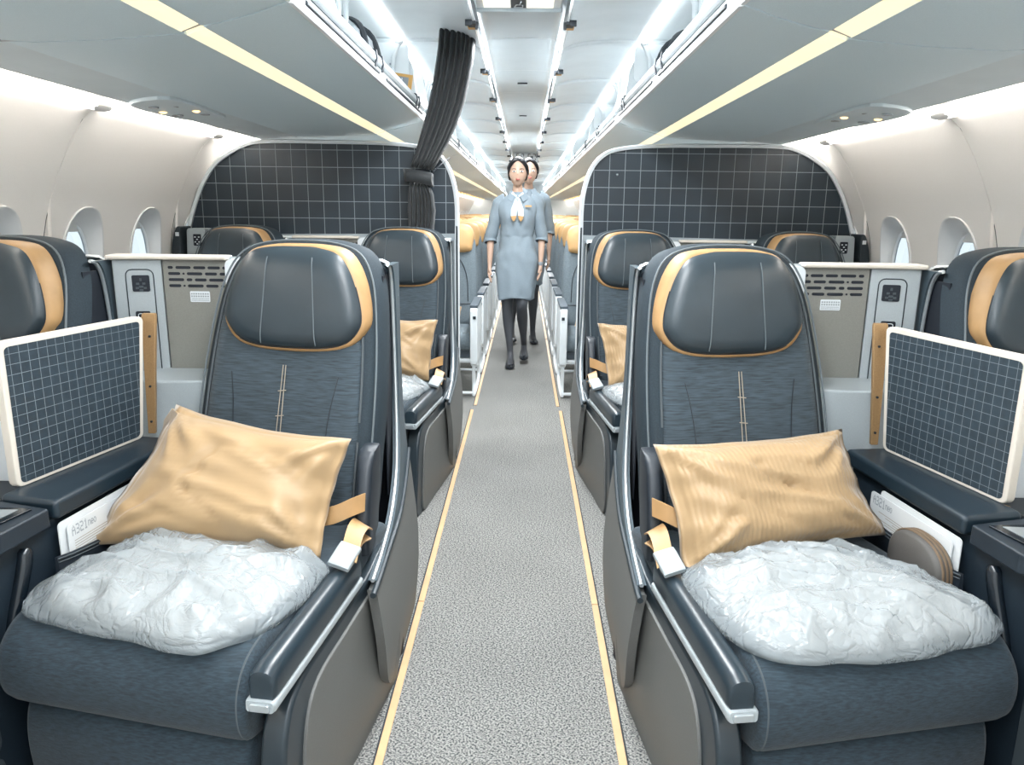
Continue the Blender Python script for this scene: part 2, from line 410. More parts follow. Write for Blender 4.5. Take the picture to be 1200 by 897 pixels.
def wall_panel(s, ya, yb, parent):
    b = B()
    zs = [1.64, 1.625, 1.61, 1.59, 1.565, 1.54, 1.51, 1.48, 1.44, 1.40, 1.36, 1.33, 1.30]
    zl = [0.76, 0.65, 0.5, 0.35, 0.2, 0.0]
    g = 0.0025
    ncell = round((yb - ya) / PITCH)
    ys = [lerp(ya + g, yb - g, k / (8 * ncell)) for k in range(8 * ncell + 1)]
    for zz in (zs, zl):
        b.loft([[(wx(z) if z < 1.63 else WP[0][0], y, z) for z in zz] for y in ys], False, False, False)
    for k in range(ncell):
        yc = ya + PITCH * (k + 0.5)
        wall_cell(b, yc, ya + PITCH * k + (g if k == 0 else 0), ya + PITCH * (k + 1) - (g if k == ncell - 1 else 0))
    # rolled edges at the panel joints
    for y, d in ((ya + g, -1), (yb - g, 1)):
        zz = zs + zl
        b.loft([[(wx(z) if z < 1.63 else WP[0][0], y, z) for z in zz], [((wx(z) if z < 1.63 else WP[0][0]) + 0.012, y + d * 0.002, z) for z in zz]], False, False, False)
    bmesh.ops.remove_doubles(b.bm, verts=b.bm.verts, dist=0.0006)
    b.bm.normal_update()
    bmesh.ops.reverse_faces(b.bm, faces=[f for f in b.bm.faces if f.normal.x > 0 or (abs(f.normal.x) < 1e-3 and f.normal.z > 0)])
    o = b.done('wall_panel', M['wall'], parent, s, ang=40, fix=False)
    return o
wall = {}
for s, nm in ((-1, 'left'), (1, 'right')):
    W = empty('wall_' + nm); W['kind'] = 'structure'; wall[s] = W
    ya = 2.88 - 8 * PITCH / 1 + 0.0
    k = 0; y = 2.88 - 4 * 2 * PITCH
    while y < Y_END:
        wall_panel(s, y, y + 2 * PITCH, W); y += 2 * PITCH
    # backing behind joints
    b = B(); zz = [1.64, 1.60, 1.56, 1.52, 1.48, 1.44, 1.4, 1.36, 1.32, 1.28]
    b.loft([[(wx(min(z, 1.63)) + 0.006, y_, z) for z in zz] for y_ in (-1.38, Y_END)], False, False, False)
    b.done('wall_backing', M['wall'], W, s)
    y = 2.88 - 4 * 2 * PITCH
    while y < Y_END:
        zz = [1.64 - 0.04 * i for i in range(41)]
        B().loft([[(wx(min(z, 1.63)) + 0.004, y_, z) for z in zz] for y_ in (y - 0.03, y + 0.03)], False, False, False).done('joint_strip', M['drawer'], W, s)
        y += 2 * PITCH
wn = 0
def make_window(s, yc, full):
    global wn
    wn += 1
    r = empty('window_%d' % wn, (s * 1.80, yc, WZ))
    r['kind'] = 'structure'
    N = 36
    def ring(hw, hh, dx, k=2.5, flat=False):
        out = []
        for i in range(N):
            t = 2 * math.pi * (i + 0.5) / N; oy, oz = oval(t, hw, hh, k)
            x = (wx(WZ + oz) + dx) if not flat else dx
            out.append((x - 1.80, oy, oz))
        return out
    b = B()
    rings = [ring(WW + 0.004, WH + 0.004, 0.001), ring(WW + 0.002, WH + 0.002, -0.006), ring(WW - 0.006, WH - 0.006, -0.006), ring(WW - 0.010, WH - 0.010, 0.002), ring(WW - 0.018, WH - 0.032, 0.018), ring(WW - 0.030, WH - 0.052, 1.850, 2.6, True), ring(WW - 0.036, WH - 0.060, 1.853, 2.6, True), ring(WW - 0.037, WH - 0.061, 1.868, 2.6, True)]
    b.loft(rings, True, False, False).done('bezel', M['bezel'], r, s, ang=50)
    B().loft([ring(WW - 0.034, WH - 0.056, 1.862, 2.6, True)], True, True, False).done('pane', M['glass'], r, s)
    if full:
        # shade pulled down a little, with its grip
        pts = [p for p in ring(WW - 0.037, WH - 0.061, 1.862, 2.6, True)]
        b = B(); top = [p for p in pts if p[2] > 0.158]
        top.sort(key=lambda p: p[1])
        q = [(p[0] - 0.004, p[1], p[2]) for p in top]
        b.loft([[(x, y_, z) for x, y_, z in q], [(x, y_, 0.152) for x, y_, z in q]], False, False, False)
        b.box(0.050, 0.060, -0.055, 0.055, 0.146, 0.156)
        b.done('window_shade', M['bezel'], r, s)
        B().tube([(p[0] - 0.002, p[1], p[2]) for p in ring(WW - 0.044, WH - 0.070, 1.866, 2.6, True)] , 0.0025, 5).done('pane_seal', M['steel'], r, s)
    return r
for s in (-1, 1):
    k = -3; y = 2.88 - PITCH / 2 - 4 * PITCH
    while y < Y_END - 0.3:
        if y > 1.4: make_window(s, y, y < 4)
        y += PITCH
# ceiling
CE = empty('ceiling'); CE['kind'] = 'structure'; CE['label'] = 'pale grey ceiling panels running down the middle of the cabin'; CE['category'] = 'ceiling'
y = -0.38
while y < Y_END:
    b = B(); y1 = y + 0.93
    prof = smooth_curve([(-0.195, 2.135), (-0.17, 2.165), (-0.10, 2.172), (0, 2.174), (0.10, 2.172), (0.17, 2.165), (0.195, 2.135)], 3)
    b.loft([[(p[0], yy, p[1]) for p in prof] for yy in (y + 0.004, y1 - 0.004)], False, False, False)
    b.done('ceiling_panel', M['ceil'], CE, solid=0)
    if 5.0 < y < 5.4 or 6.9 < y < 7.4:
        B().box(-0.035, 0.035, y + 0.48, y + 0.50, 2.166, 2.1745).done('air_slot', M['pipe'], CE)
    y = y1
B().box(-0.2, 0.2, -1.2, Y_END, 2.18, 2.19).done('ceiling_backing', M['bin_white'], CE)
for s in (-1, 1):
    B().box(0.6, 1.62, -1.2, Y_END, 2.19, 2.2).done('crown_lining', M['bin_white'], CE, s)
    B().box(0.2, 0.6, -1.2, Y_END, 2.19, 2.2).done('crown_lining', M['bin_white'], CE, s)
# end wall
b = B(); b.box(-1.85, 1.85, Y_END, Y_END + 0.05, 0, 2.2)
struct(b.done('wall_back', M['bin_white'], smooth=False))
struct(B().box(-1.85, 1.85, -1.25, -1.2, 0, 2.2).done('wall_front', M['bin_white'], smooth=False))
# coves between bins and sidewalls, with their wash light tube
for s, nm in ((-1, 'left'), (1, 'right')):
    t = empty('cove_light', (s * 1.47, 0, 1.66))
    tag(t, 'continuous warm white wash light along the top of the %s sidewall' % nm, 'light', 'sidewall wash lights')
    b = B()
    pr = [(1.390, 1.648), (1.400, 1.672), (1.46, 1.685), (1.53, 1.672), (1.56, 1.645)]
    b.loft([[(p[0] - 1.47, yy, p[1] - 1.66) for p in pr] for yy in (-1.2, Y_END)], False, False, False)
    b.done('cove_panel', M['cove_panel'], t, s)
    k = 2.88 - 4 * PITCH * 2
    while k < Y_END - 1:
        a, c = k + 0.03, k + 2 * PITCH - 0.03
        b = B(); b.loft([[(p[0] - 1.47, yy, p[1] - 1.66) for p in ((1.515, 1.655), (1.545, 1.640), (1.550, 1.628), (1.535, 1.622), (1.512, 1.634))] for yy in (a, c)])
        b.done('light_tube', M['cove_light'], t, s)
        b = B(); b.ball((0.062, c + 0.03, -0.022), (0.03, 0.075, 0.018), 12, 8); b.done('light_end_cap', M['bezel'], t, s)
        k += 2 * PITCH

# ---------------------------------------------------------------- overhead bins (right frame, mirrored)
UN = 2.33
def bin_unit(s, y0, first, detail):
    y1 = y0 + UN - 0.010
    yc = (y0 + y1) / 2
    r = empty('overhead_bin', (s * 1.0, yc, 1.75))
    L = Vector((1.0, yc, 1.75))
    def P(pts, a, c, name, m, par=r, **k):
        bb = B(); bb.loft([[(p[0] - L.x, yy - L.y, p[1] - L.z) for p in pts] for yy in (a, c)], True, True, True)
        return bb.done(name, m, par, s, **k)
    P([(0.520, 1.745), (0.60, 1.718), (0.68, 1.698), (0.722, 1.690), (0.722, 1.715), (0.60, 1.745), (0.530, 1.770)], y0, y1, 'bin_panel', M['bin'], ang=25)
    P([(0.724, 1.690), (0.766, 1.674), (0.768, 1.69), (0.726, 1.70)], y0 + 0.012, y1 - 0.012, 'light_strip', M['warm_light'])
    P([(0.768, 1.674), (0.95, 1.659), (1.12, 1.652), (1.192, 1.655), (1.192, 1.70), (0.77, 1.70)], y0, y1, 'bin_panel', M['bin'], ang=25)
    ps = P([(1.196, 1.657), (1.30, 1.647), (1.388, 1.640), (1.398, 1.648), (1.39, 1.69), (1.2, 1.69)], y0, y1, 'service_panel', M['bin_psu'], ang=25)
    P([(0.72, 1.70), (0.77, 1.70), (1.39, 1.70), (1.39, 1.715), (0.72, 1.72)], y0, y1, 'bin_floor', M['bin_inner'])
    P([(0.520, 1.750), (0.60, 1.723), (0.68, 1.703), (0.722, 1.695), (0.768, 1.679), (0.95, 1.664), (1.12, 1.657), (1.386, 1.646), (1.386, 1.69), (0.53, 1.76)], y1 - 0.002, y1 + 0.010, 'joint_seal', M['steel'])
    P([(1.1915, 1.6565), (1.1965, 1.6565), (1.1965, 1.68), (1.1915, 1.68)], y0, y1, 'panel_seal', M['drawer'])
    P([(1.386, 1.640), (1.392, 1.6405), (1.392, 1.66), (1.386, 1.66)], y0, y1, 'panel_seal', M['drawer'])
    # lip and rail
    P([(0.512, 1.742), (0.508, 1.752), (0.512, 1.785), (0.52, 1.795), (0.535, 1.79), (0.535, 1.752), (0.522, 1.742)], y0, y1, 'bin_lip', M['bin_white'], bevel=0.002)
    P([(0.5085, 1.762), (0.5035, 1.764), (0.5035, 1.772), (0.5085, 1.774)], y0 + 0.1, yc - 0.12, 'lip_groove', M['pipe'])
    P([(0.5085, 1.762), (0.5035, 1.764), (0.5035, 1.772), (0.5085, 1.774)], yc + 0.02, y1 - 0.1, 'lip_groove', M['pipe'])
    P([(0.506, 1.790), (0.500, 1.800), (0.504, 1.822), (0.514, 1.826), (0.520, 1.815), (0.520, 1.79)], y0 + 0.02, y1 - 0.02, 'rail', M['silver_paint'], bevel=0.002)
    for yy in ((y0 + 0.95, y0 + 1.07, y1 - 0.35, y1 - 0.26) if detail else (y0 + 0.97, y1 - 0.35)):
        P([(0.503, 1.772), (0.496, 1.80), (0.500, 1.830), (0.518, 1.834), (0.518, 1.826), (0.505, 1.822), (0.502, 1.80), (0.508, 1.775)], yy, yy + 0.018, 'rail_clip', M['pipe'])
    # bin back and divider walls
    P([(1.34, 1.70), (1.37, 1.72), (1.36, 2.0), (1.28, 2.14), (0.64, 2.155), (0.62, 2.17), (1.30, 2.17), (1.39, 2.02), (1.40, 1.70)], y0, y1, 'bin_back', M['bin_inner'], ang=40)
    dv = [(0.53, 1.79), (0.545, 1.86), (0.555, 1.93), (0.565, 2.00), (0.60, 2.08), (0.66, 2.14), (1.28, 2.14), (1.37, 2.0), (1.37, 1.71), (0.72, 1.715)]
    for q, (a, c) in enumerate(((y0, y0 + 0.016), (y1 - 0.016, y1))):
        d = P(dv, a, c, 'divider', M['bin_inner'], bevel=0.003)
        if detail and q == 1:
            pl = B(); pl.prism([(x - L.x, z - L.z) for x, z in rrect(0.585, 0.80, 1.93, 2.125, (0.05, 0.10, 0.02, 0.03))], 'y', a - L.y - 0.006, a - L.y)
            cp = pl.done('cover_plate', M['bin_white'], r, s, bevel=0.002)
            for sx_, sz_ in ((0.625, 1.955), (0.70, 1.96), (0.75, 2.06), (0.68, 2.02)):
                B().disc((sx_ - L.x, a - L.y - 0.009, sz_ - L.z), 0.006, 8, 'y', 0.003).done('screw', M['steel'], cp, s)
    # two open doors per unit
    for q in (0, 1):
        a, c = lerp(y0, y1, q / 2) + 0.006, lerp(y0, y1, (q + 1) / 2) - 0.006
        pr = smooth_curve([(0.635, 2.145), (0.52, 2.150), (0.38, 2.145), (0.26, 2.125), (0.212, 2.105)], 4)
        bb = B(); nseg = 8; rings = []
        for k in range(nseg + 1):
            f = k / nseg; sag = 0.012 * (1 - (2 * f - 1) ** 4)
            rings.append([(p[0] - L.x, lerp(a, c, f) - L.y, p[1] + sag * (1 - abs(i / (len(pr) - 1) * 2 - 1)) - L.z) for i, p in enumerate(pr)])
        bb.loft(rings, False, False, False)
        d = bb.done('bin_door', M['bin_white'], r, s, solid=0.008)
        for yy in (a + 0.012, c - 0.012):
            bb = B(); bb.tube([(p[0] - L.x, yy - L.y, p[1] - L.z - 0.004) for p in pr], 0.008, 6)
            bb.done('door_rib', M['bin_white'], d, s)
        P([(0.212, 2.095), (0.205, 2.100), (0.205, 2.118), (0.215, 2.122), (0.220, 2.11)], a, c, 'door_edge', M['white_gloss'], d)
        # latch in the middle of the edge
        ym = (a + c) / 2
        la = B(); la.box(0.200 - L.x, 0.235 - L.x, ym - 0.035 - L.y, ym + 0.035 - L.y, 2.084 - L.z, 2.098 - L.z)
        la.box(0.190 - L.x, 0.203 - L.x, ym - 0.012 - L.y, ym + 0.012 - L.y, 2.070 - L.z, 2.10 - L.z)
        la.box(0.215 - L.x, 0.245 - L.x, ym - 0.05 - L.y, ym - 0.035 - L.y, 2.075 - L.z, 2.10 - L.z)
        lo = la.done('latch', M['pipe'], d, s, bevel=0.002)
        la = B(); la.box(0.205 - L.x, 0.240 - L.x, ym + 0.037 - L.y, ym + 0.085 - L.y, 2.086 - L.z, 2.102 - L.z); la.done('latch_tab', M['amber'], d, s, bevel=0.003)
        if detail:
            for yy in (a + 0.05, c - 0.05):
                la = B(); la.tube([(0.625 - L.x, yy - L.y, 2.13 - L.z), (0.66 - L.x, yy - L.y, 2.05 - L.z), (0.665 - L.x, yy + 0.01 - L.y, 1.98 - L.z)], [0.016, 0.012, 0.010], 8)
                la.ball((0.628 - L.x, yy - L.y, 2.128 - L.z), 0.024, 8, 6); la.done('hinge', M['bin_white'], r, s)
    P([(0.625, 2.118), (0.605, 2.130), (0.610, 2.150), (0.645, 2.155), (0.655, 2.13)], y0, y1, 'glowing_hinge_cover', M['hinge_glow'])  # hinge cover made to glow, added light for the open doors
    if detail:
        pa = B(); ay = y0 + 0.62
        pa.loft([[(x - L.x, yy - L.y, z - L.z) for x, z in ((0.535, 1.80), (0.60, 1.80), (0.66, 1.95), (0.70, 2.13), (0.60, 2.13), (0.58, 1.95))] for yy in (ay, ay + 0.03)])
        pa.done('door_arm', M['bin_white'], r, s, bevel=0.006)
    # passenger service unit: lamps and nozzles
    pys = [y0 + 1.17] if detail else [y0 + 0.35, y0 + 1.12, y0 + 1.90]
    for pyy in pys:
        if detail:
            u = B(); u.prism([(x, z) for x, z in closed_curve([(-0.085, -0.30), (0.08, -0.26), (0.09, 0.05), (0.05, 0.24), (-0.06, 0.26), (-0.09, 0.05)], 4)], 'z', 1.640 - L.z - 0.004, 1.652 - L.z)
            for v in u.bm.verts: v.co.x += 1.292 - L.x; v.co.y += pyy - L.y; v.co.z += (1.292 - (v.co.x + L.x)) * 0.09
            pu = u.done('service_unit', M['bin_psu'], r, s, bevel=0.003)
            for dx, dy in ((-0.055, -0.02), (0.055, -0.06)):
                u = B(); u.ball((1.292 + dx - L.x, pyy + dy - L.y, 1.642 - L.z - dx * 0.09), (0.017, 0.022, 0.012)); u.done('reading_light', M['read_light'], pu, s)
                u = B(); u.disc((1.292 + dx * 0.8 - L.x, pyy + dy + 0.10 - L.y, 1.634 - L.z - dx * 0.09), 0.022, 12, 'z', 0.012); u.done('air_nozzle', M['steel'], pu, s)
                u = B(); u.disc((1.292 + dx * 0.5 - L.x, pyy + dy - 0.13 - L.y, 1.634 - L.z - dx * 0.09), 0.018, 12, 'z', 0.012); u.done('air_nozzle', M['steel'], pu, s)
        else:
            for dy in (-0.07, 0.07):
                u = B(); u.ball((1.292 - L.x, pyy + dy - L.y, 1.642 - L.z), (0.018, 0.02, 0.012), 8, 6)
                u.done('reading_light', M['read_light'], r, s)
    return r
ordn = ['over the camera end of the cabin', 'above the two business rows, nearest complete one', 'just beyond the dark partition', 'second beyond the dark partition', 'third beyond the dark partition', 'fourth beyond the dark partition', 'fifth beyond the dark partition', 'sixth beyond the dark partition', 'seventh beyond the dark partition', 'eighth beyond the dark partition', 'farthest one at the tail end']
for s, nm in ((-1, 'left'), (1, 'right')):
    y = 4.2 - 2 * UN; k = 0
    while y < Y_END - 0.5 and k < 11:
        o = bin_unit(s, y, k == 0, k in (1, 2))
        tag(o, 'open overhead bin on the %s, %s' % (nm, ordn[min(k, 10)]), 'overhead bin', 'overhead bins along both sides')
        y += UN; k += 1

# ---------------------------------------------------------------- partition between the cabins, clad in square tiles
YP = 4.11
PO = smooth_curve([(0.340, 1.16), (0.340, 1.30), (0.352, 1.40), (0.385, 1.50), (0.44, 1.565), (0.52, 1.598), (0.70, 1.615), (1.05, 1.620), (1.35, 1.618), (1.455, 1.598), (1.545, 1.553), (1.62, 1.495), (1.68, 1.41), (1.73, 1.31), (1.768, 1.20), (1.782, 1.14)], 5)
def clip_poly(poly, hull):
    # Sutherland-Hodgman against the convex hull outline (counter clockwise or clockwise both fine)
    cx = sum(p[0] for p in hull) / len(hull); cz = sum(p[1] for p in hull) / len(hull)
    out = list(poly)
    for i in range(len(hull)):
        a, c = hull[i], hull[(i + 1) % len(hull)]
        nx, nz = -(c[1] - a[1]), c[0] - a[0]
        if (cx - a[0]) * nx + (cz - a[1]) * nz < 0: nx, nz = -nx, -nz
        res = []
        for j in range(len(out)):
            p, q = out[j], out[(j + 1) % len(out)]
            dp = (p[0] - a[0]) * nx + (p[1] - a[1]) * nz; dq = (q[0] - a[0]) * nx + (q[1] - a[1]) * nz
            if dp >= 0: res.append(p)
            if (dp > 0) != (dq > 0) and abs(dp - dq) > 1e-12:
                t = dp / (dp - dq); res.append((lerp(p[0], q[0], t), lerp(p[1], q[1], t)))
        out = res
        if len(out) < 3: return None
    return out
def partition(s, nm):
    r = empty('cabin_partition', (s * 1.05, YP, 0))
    tag(r, 'dark square-tiled partition behind the %s business seats%s' % (nm, ', curtain tied at its aisle edge' if s < 0 else ''), 'partition')
    ox = 1.05
    # core panel
    core = [(x - ox, z) for x, z in PO]
    B().prism([(0.335 - ox, 0.0)] + core + [(1.80 - ox, 1.0), (1.78 - ox, 0.5), (1.68 - ox, 0.0)], 'y', 0.012, 0.045).done('panel_core', M['grout'], r, s, smooth=False)
    # white edge moulding
    b = B(); n = len(PO); rings = []
    pth = [(0.340, 0.02)] + [p for p in PO]
    for i, p in enumerate(pth):
        a = pth[max(i - 1, 0)]; c = pth[min(i + 1, len(pth) - 1)]
        tx, tz = c[0] - a[0], c[1] - a[1]; l = math.hypot(tx, tz); nx, nz = -tz / l, tx / l
        rings.append([(p[0] + nx * o - ox, y_, p[1] + nz * o) for o, y_ in ((-0.004, -0.004), (0.010, -0.010), (0.016, -0.004), (0.018, 0.03), (0.016, 0.058), (-0.004, 0.05))])
    b.loft(rings, True).done('edge_moulding', M['white'], r, s, ang=50)
    hull = [(x, z) for x, z in PO]
    T = 0.082; TZ = 0.088; g = 0.0016
    x = 0.34 - 0.03
    while x < 1.80:
        z = 1.145
        while z < 1.63:
            q = clip_poly([(x + g, z + g), (x + T - g, z + g), (x + T - g, z + TZ - g), (x + g, z + TZ - g)], hull)
            if q:
                A = abs(sum(q[i][0] * q[(i + 1) % len(q)][1] - q[(i + 1) % len(q)][0] * q[i][1] for i in range(len(q)))) / 2
                if A > 2e-4:
                    B().prism([(p[0] - ox, p[1]) for p in q], 'y', 0.0108 + random.uniform(-.0003, .0003), 0.0125).done('tile', M['tile'], r, s, smooth=False)
            z += TZ
        x += T
    # white ledge wall under the tiles
    B().prism([(0.345 - ox, 0.0), (0.345 - ox, 1.125), (1.785 - ox, 1.125), (1.80 - ox, 1.0), (1.66 - ox, 0.0)], 'y', -0.015, 0.010).done('lower_panel', M['silver_paint'], r, s, smooth=False)
    B().box(0.36 - ox, 1.78 - ox, -0.03, 0.010, 1.118, 1.138).done('ledge_rail', M['white'], r, s, bevel=0.006)
    # dark outer face at the aisle, seen under the moulding
    B().box(0.328 - ox, 0.338 - ox, -0.01, 0.05, 0.0, 1.2).done('kick_edge', M['frame_dark'], r, s, bevel=0.002)
    if s > 0:
        b = B(); b.ball((0.515 - ox, 0.005, 1.475), 0.0065, 8, 6); b.done('rivet', M['silver'], r, s)
    return r
for s, nm in ((-1, 'left'), (1, 'right')): partition(s, nm)

# ---------------------------------------------------------------- business seats (right frame; root under the headrest)
ANG = 12.0
RZ = Matrix.Rotation(R(ANG), 4, 'Z')
# armrest frame: outer face on x = 0, y runs back from the armrest tip
RA = Matrix.Translation((0.402 - 0.585, 1.180 - 2.0, 0)) @ Matrix.Rotation(R(7.5), 4, 'Z')
def back_y(z): return 0.085 - 0.33 * (1.12 - z)
def bpl(x, z, d): return (x * 0.965 + 0.030 - 0.012 * (0.8 - z), back_y(z) + d, z if z < 1.0 else 1.0 + (z - 1.0) * 0.93)
def business_seat(s, label, group, belts=True):
    r = empty('business_seat', (s * 0.585, 2.0, 0)); tag(r, label, 'seat', group)
    # --- backrest body
    ol = closed_curve([(-0.262, 0.44), (-0.275, 0.62), (-0.272, 0.82), (-0.258, 0.98), (-0.235, 1.10), (-0.19, 1.175), (-0.11, 1.205), (0.0, 1.212), (0.11, 1.205), (0.19, 1.175), (0.235, 1.10), (0.258, 0.98), (0.272, 0.82), (0.275, 0.62), (0.262, 0.44), (0.12, 0.425), (-0.12, 0.425)], 4)
    b = B(RZ); b.loft(slab_rings(ol, [(0.03, 0.115), (0.004, 0.105), (0, 0.08), (0.0, 0.040), (0.008, 0.020), (0.028, 0.006), (0.05, 0.004)], (0, 0.82), bpl))
    br = b.done('backrest', M['bolster'], r, s, ang=60)
    il = [(x * 0.855 + 0.004, 0.82 + (z - 0.82) * 0.94) for x, z in ol]
    b = B(RZ); b.loft(slab_rings(il, [(0.0, 0.02), (0.001, 0.004), (0.010, -0.006), (0.04, -0.012), (0.12, -0.010), (0.20, -0.006)], (0, 0.82), bpl))
    b.done('back_panel', M['fabric'], br, s, ang=60)
    pp = [bpl(x * 0.985, 0.82 + (z - 0.82) * 0.992, 0.012) for x, z in ol if z > 0.47]
    k = max(range(len(pp)), key=lambda i: (Vector(pp[i]) - Vector(pp[i - 1])).length); pp = pp[k:] + pp[:k]
    B(RZ).tube(pp, 0.0030, 6).done('edge_piping', M['thread_seam'], br, s)
    b = B(RZ); pp = [bpl(x * 1.012, 0.82 + (z - 0.82) * 1.008, 0.001) for x, z in il if z > 0.47]
    k = max(range(len(pp) - 1), key=lambda i: (Vector(pp[i]) - Vector(pp[i + 1])).length); pp = pp[k + 1:] + pp[:k + 1]
    b.tube(pp, 0.0032, 6).done('piping', M['thread_grey'], br, s)
    b = B(RZ)
    for sx in (-0.004, 0.004):
        pts = [bpl(sx * (1 + (0.86 - z) * 3), z, -0.0135) for z in [0.865 - 0.04 * i for i in range(9)]]
        b.tube(pts, 0.0013, 5)
    for z in (0.80, 0.735, 0.67, 0.60): b.tube([bpl(-0.012, z, -0.0145), bpl(0.012, z - 0.003, -0.0145)], 0.0014, 5)
    b.done('stitching', M['thread'], br, s)
    for sx in (-1, 1):
        b = B(RZ)
        b.tube(smooth_curve([bpl(sx * 0.165, 0.84, -0.0115), bpl(sx * 0.150, 0.76, -0.0125), bpl(sx * 0.142, 0.66, -0.013), bpl(sx * 0.145, 0.56, -0.012)], 4), 0.0015, 5)
        b.done('seam', M['pipe'], br, s)
    # --- headrest
    hh_ = [(0.0, -0.137), (0.10, -0.133), (0.163, -0.116), (0.198, -0.078), (0.204, -0.040), (0.190, 0.022), (0.165, 0.082), (0.128, 0.122), (0.07, 0.135), (0.0, 0.137)]
    ho = [(x, 1.043 + z) for x, z in closed_curve(hh_ + [(-x, z) for x, z in hh_[-2:0:-1]], 4)]
    hpl = lambda x, z, d: (x + 0.012, d - 0.16 * (1.043 - z), z)
    b = B(RZ); b.loft(slab_rings(ho, [(0.02, 0.085), (-0.006, 0.080), (-0.008, 0.06), (-0.006, 0.030), (0.000, 0.020), (0.02, 0.018)], (0, 1.043), hpl))
    hr = b.done('headrest', M['gold_leather'], r, s, ang=60)
    def lpl(x, z, d):
        if d > 0.012:
            w_ = max(0.0, min(1.0, (z - 1.09) / 0.06)) * (1.0 if x > 0.05 else max(0.0, min(1.0, (x + 0.17) / 0.12)))
            w_ = max(w_, max(0.0, min(1.0, (x - 0.10) / 0.06)) * max(0.0, min(1.0, (z - 0.96) / 0.06)))
            k_ = 1 + (0.075 if d > 0.025 else 0.05) * w_
            return hpl(x * k_, 1.043 + (z - 1.043) * (1 + (0.085 if d > 0.025 else 0.055) * w_), d + (0.055 if d > 0.04 else 0.02 if d > 0.025 else 0.002) * w_)
        return hpl(x, z, d)
    b = B(RZ); b.loft(slab_rings(ho, [(0.012, 0.05), (0.005, 0.030), (0.006, 0.018), (0.013, 0.006), (0.026, -0.003), (0.050, -0.009), (0.11, -0.012), (0.132, -0.0125)], (0, 1.043), lpl))
    hc = b.done('headrest_cushion', M['leather'], hr, s, ang=60)
    b = B(RZ); pts = [hpl(x * 0.972, 1.043 + (z - 1.043) * 0.96, 0.0200) for x, z in ho if z < 1.09 and x < 0.17]; kk = max(range(len(pts)), key=lambda i: (Vector(pts[i]) - Vector(pts[i - 1])).length); pts = pts[kk:] + pts[:kk]
    b.tube(pts, 0.0022, 6).done('piping', M['pipe'], hr, s)
    for sx in (-0.073, 0.073):
        b = B(RZ)
        pts = []
        for z in [0.925 + 0.0115 * i for i in range(21)]:
            e = max(0.0, abs(z - 1.043) - 0.08) / 0.05
            pts.append(hpl(sx * (1 - 0.12 * (z - 1.043) / 0.137), z, -0.0118 + 0.014 * e ** 2.4))
        b.tube(pts, 0.0016, 5)
        b.done('seam', M['thread_seam'], hr, s)
    # --- cushion and leg rest: profile swept across
    prof = smooth_curve([(-0.03, 0.30), (-0.05, 0.43), (-0.12, 0.462), (-0.30, 0.470), (-0.50, 0.475), (-0.64, 0.478), (-0.715, 0.462), (-0.755, 0.415), (-0.762, 0.35), (-0.745, 0.305), (-0.71, 0.288), (-0.60, 0.285), (-0.3, 0.285)], 5)
    b = B(RZ); rings = []
    for x, f in ((-0.277, 0.80), (-0.276, 0.90), (-0.268, 0.965), (-0.252, 0.995), (-0.22, 1.0), (-0.1, 1.0), (0, 1.0), (0.1, 1.0), (0.22, 1.0), (0.252, 0.995), (0.268, 0.965), (0.276, 0.90), (0.277, 0.80)):
        ring = []
        for y, z in prof:
            yy = -0.38 + (y + 0.38) * lerp(0.955, 1, (f - 0.8) / 0.2); zz = 0.37 + (z - 0.37) * lerp(0.72, 1, (f - 0.8) / 0.2)
            zz += (0.012 * (abs(x) / 0.25) ** 2 * max(0, min(1, (y + 0.75) / 0.3)) if z > 0.4 else 0)
            ring.append((x, yy, zz))
        rings.append(ring)
    b.loft(rings); cu = b.done('seat_cushion', M['fabric_seat'], r, s, ang=50)
    b = B(RZ)
    for sx in (-0.262,):
        pts = [(sx, -0.38 + (y + 0.38) * 0.992, 0.37 + (z - 0.37) * 0.965 + (0.012 * max(0, min(1, (y + 0.75) / 0.3)) if z > 0.4 else 0)) for y, z in prof if y < -0.08 and not (z < 0.3 and y > -0.70)]
        b.tube(pts, 0.0022, 5)
    b.done('piping', M['thread_grey'], cu, s)
    lp = smooth_curve([(-0.60, 0.29), (-0.70, 0.285), (-0.728, 0.25), (-0.735, 0.18), (-0.725, 0.09), (-0.70, 0.03), (-0.62, 0.02), (-0.58, 0.1)], 4)
    b = B(RZ); b.loft([[(x, y * f2 + -0.6 * (1 - f2), z) for y, z in lp] for x, f2 in ((-0.262, 0.7), (-0.258, 0.93), (-0.245, 1.0), (0, 1.01), (0.245, 1.0), (0.258, 0.93), (0.262, 0.7))])
    b.done('leg_rest', M['fabric_seat'], r, s, ang=50)
    B(RZ).box(-0.27, 0.27, -0.60, 0.05, 0.0, 0.30).done('seat_base', M['black'], r, s, smooth=False)
    # --- aisle armrest
    ap = rrect(-0.027, 0.027, 0.0, 0.062, (0.010, 0.010, 0.024, 0.024), 4)
    b = B(RA); rings = []
    for y, f, dz in ((0.0, 0.45, -0.004), (0.003, 0.75, 0.0), (0.015, 0.93, 0), (0.04, 1.0, 0), (0.17, 1.0, 0.003), (0.32, 1.0, 0.006), (0.43, 0.98, 0.008), (0.46, 0.8, 0.008)):
        rings.append([(0.029 + x * (0.6 + 0.4 * f), y, 0.416 + dz + z * (0.5 + 0.5 * f)) for x, z in ap])
    b.loft(rings); ar = b.done('armrest', M['armpad'], r, s, ang=50)
    b = B(RA); rings = []
    for y, f in ((-0.008, 0.90), (-0.002, 1.0), (0.25, 1.0), (0.46, 1.0)):
        rings.append([(0.030 + x * f, y, 0.396 + y * 0.016 + z) for x, z in rrect(-0.029, 0.029, 0, 0.022, 0.006, 3)])
    b.loft(rings).done('armrest_trim', M['silver_paint'], ar, s, ang=50)
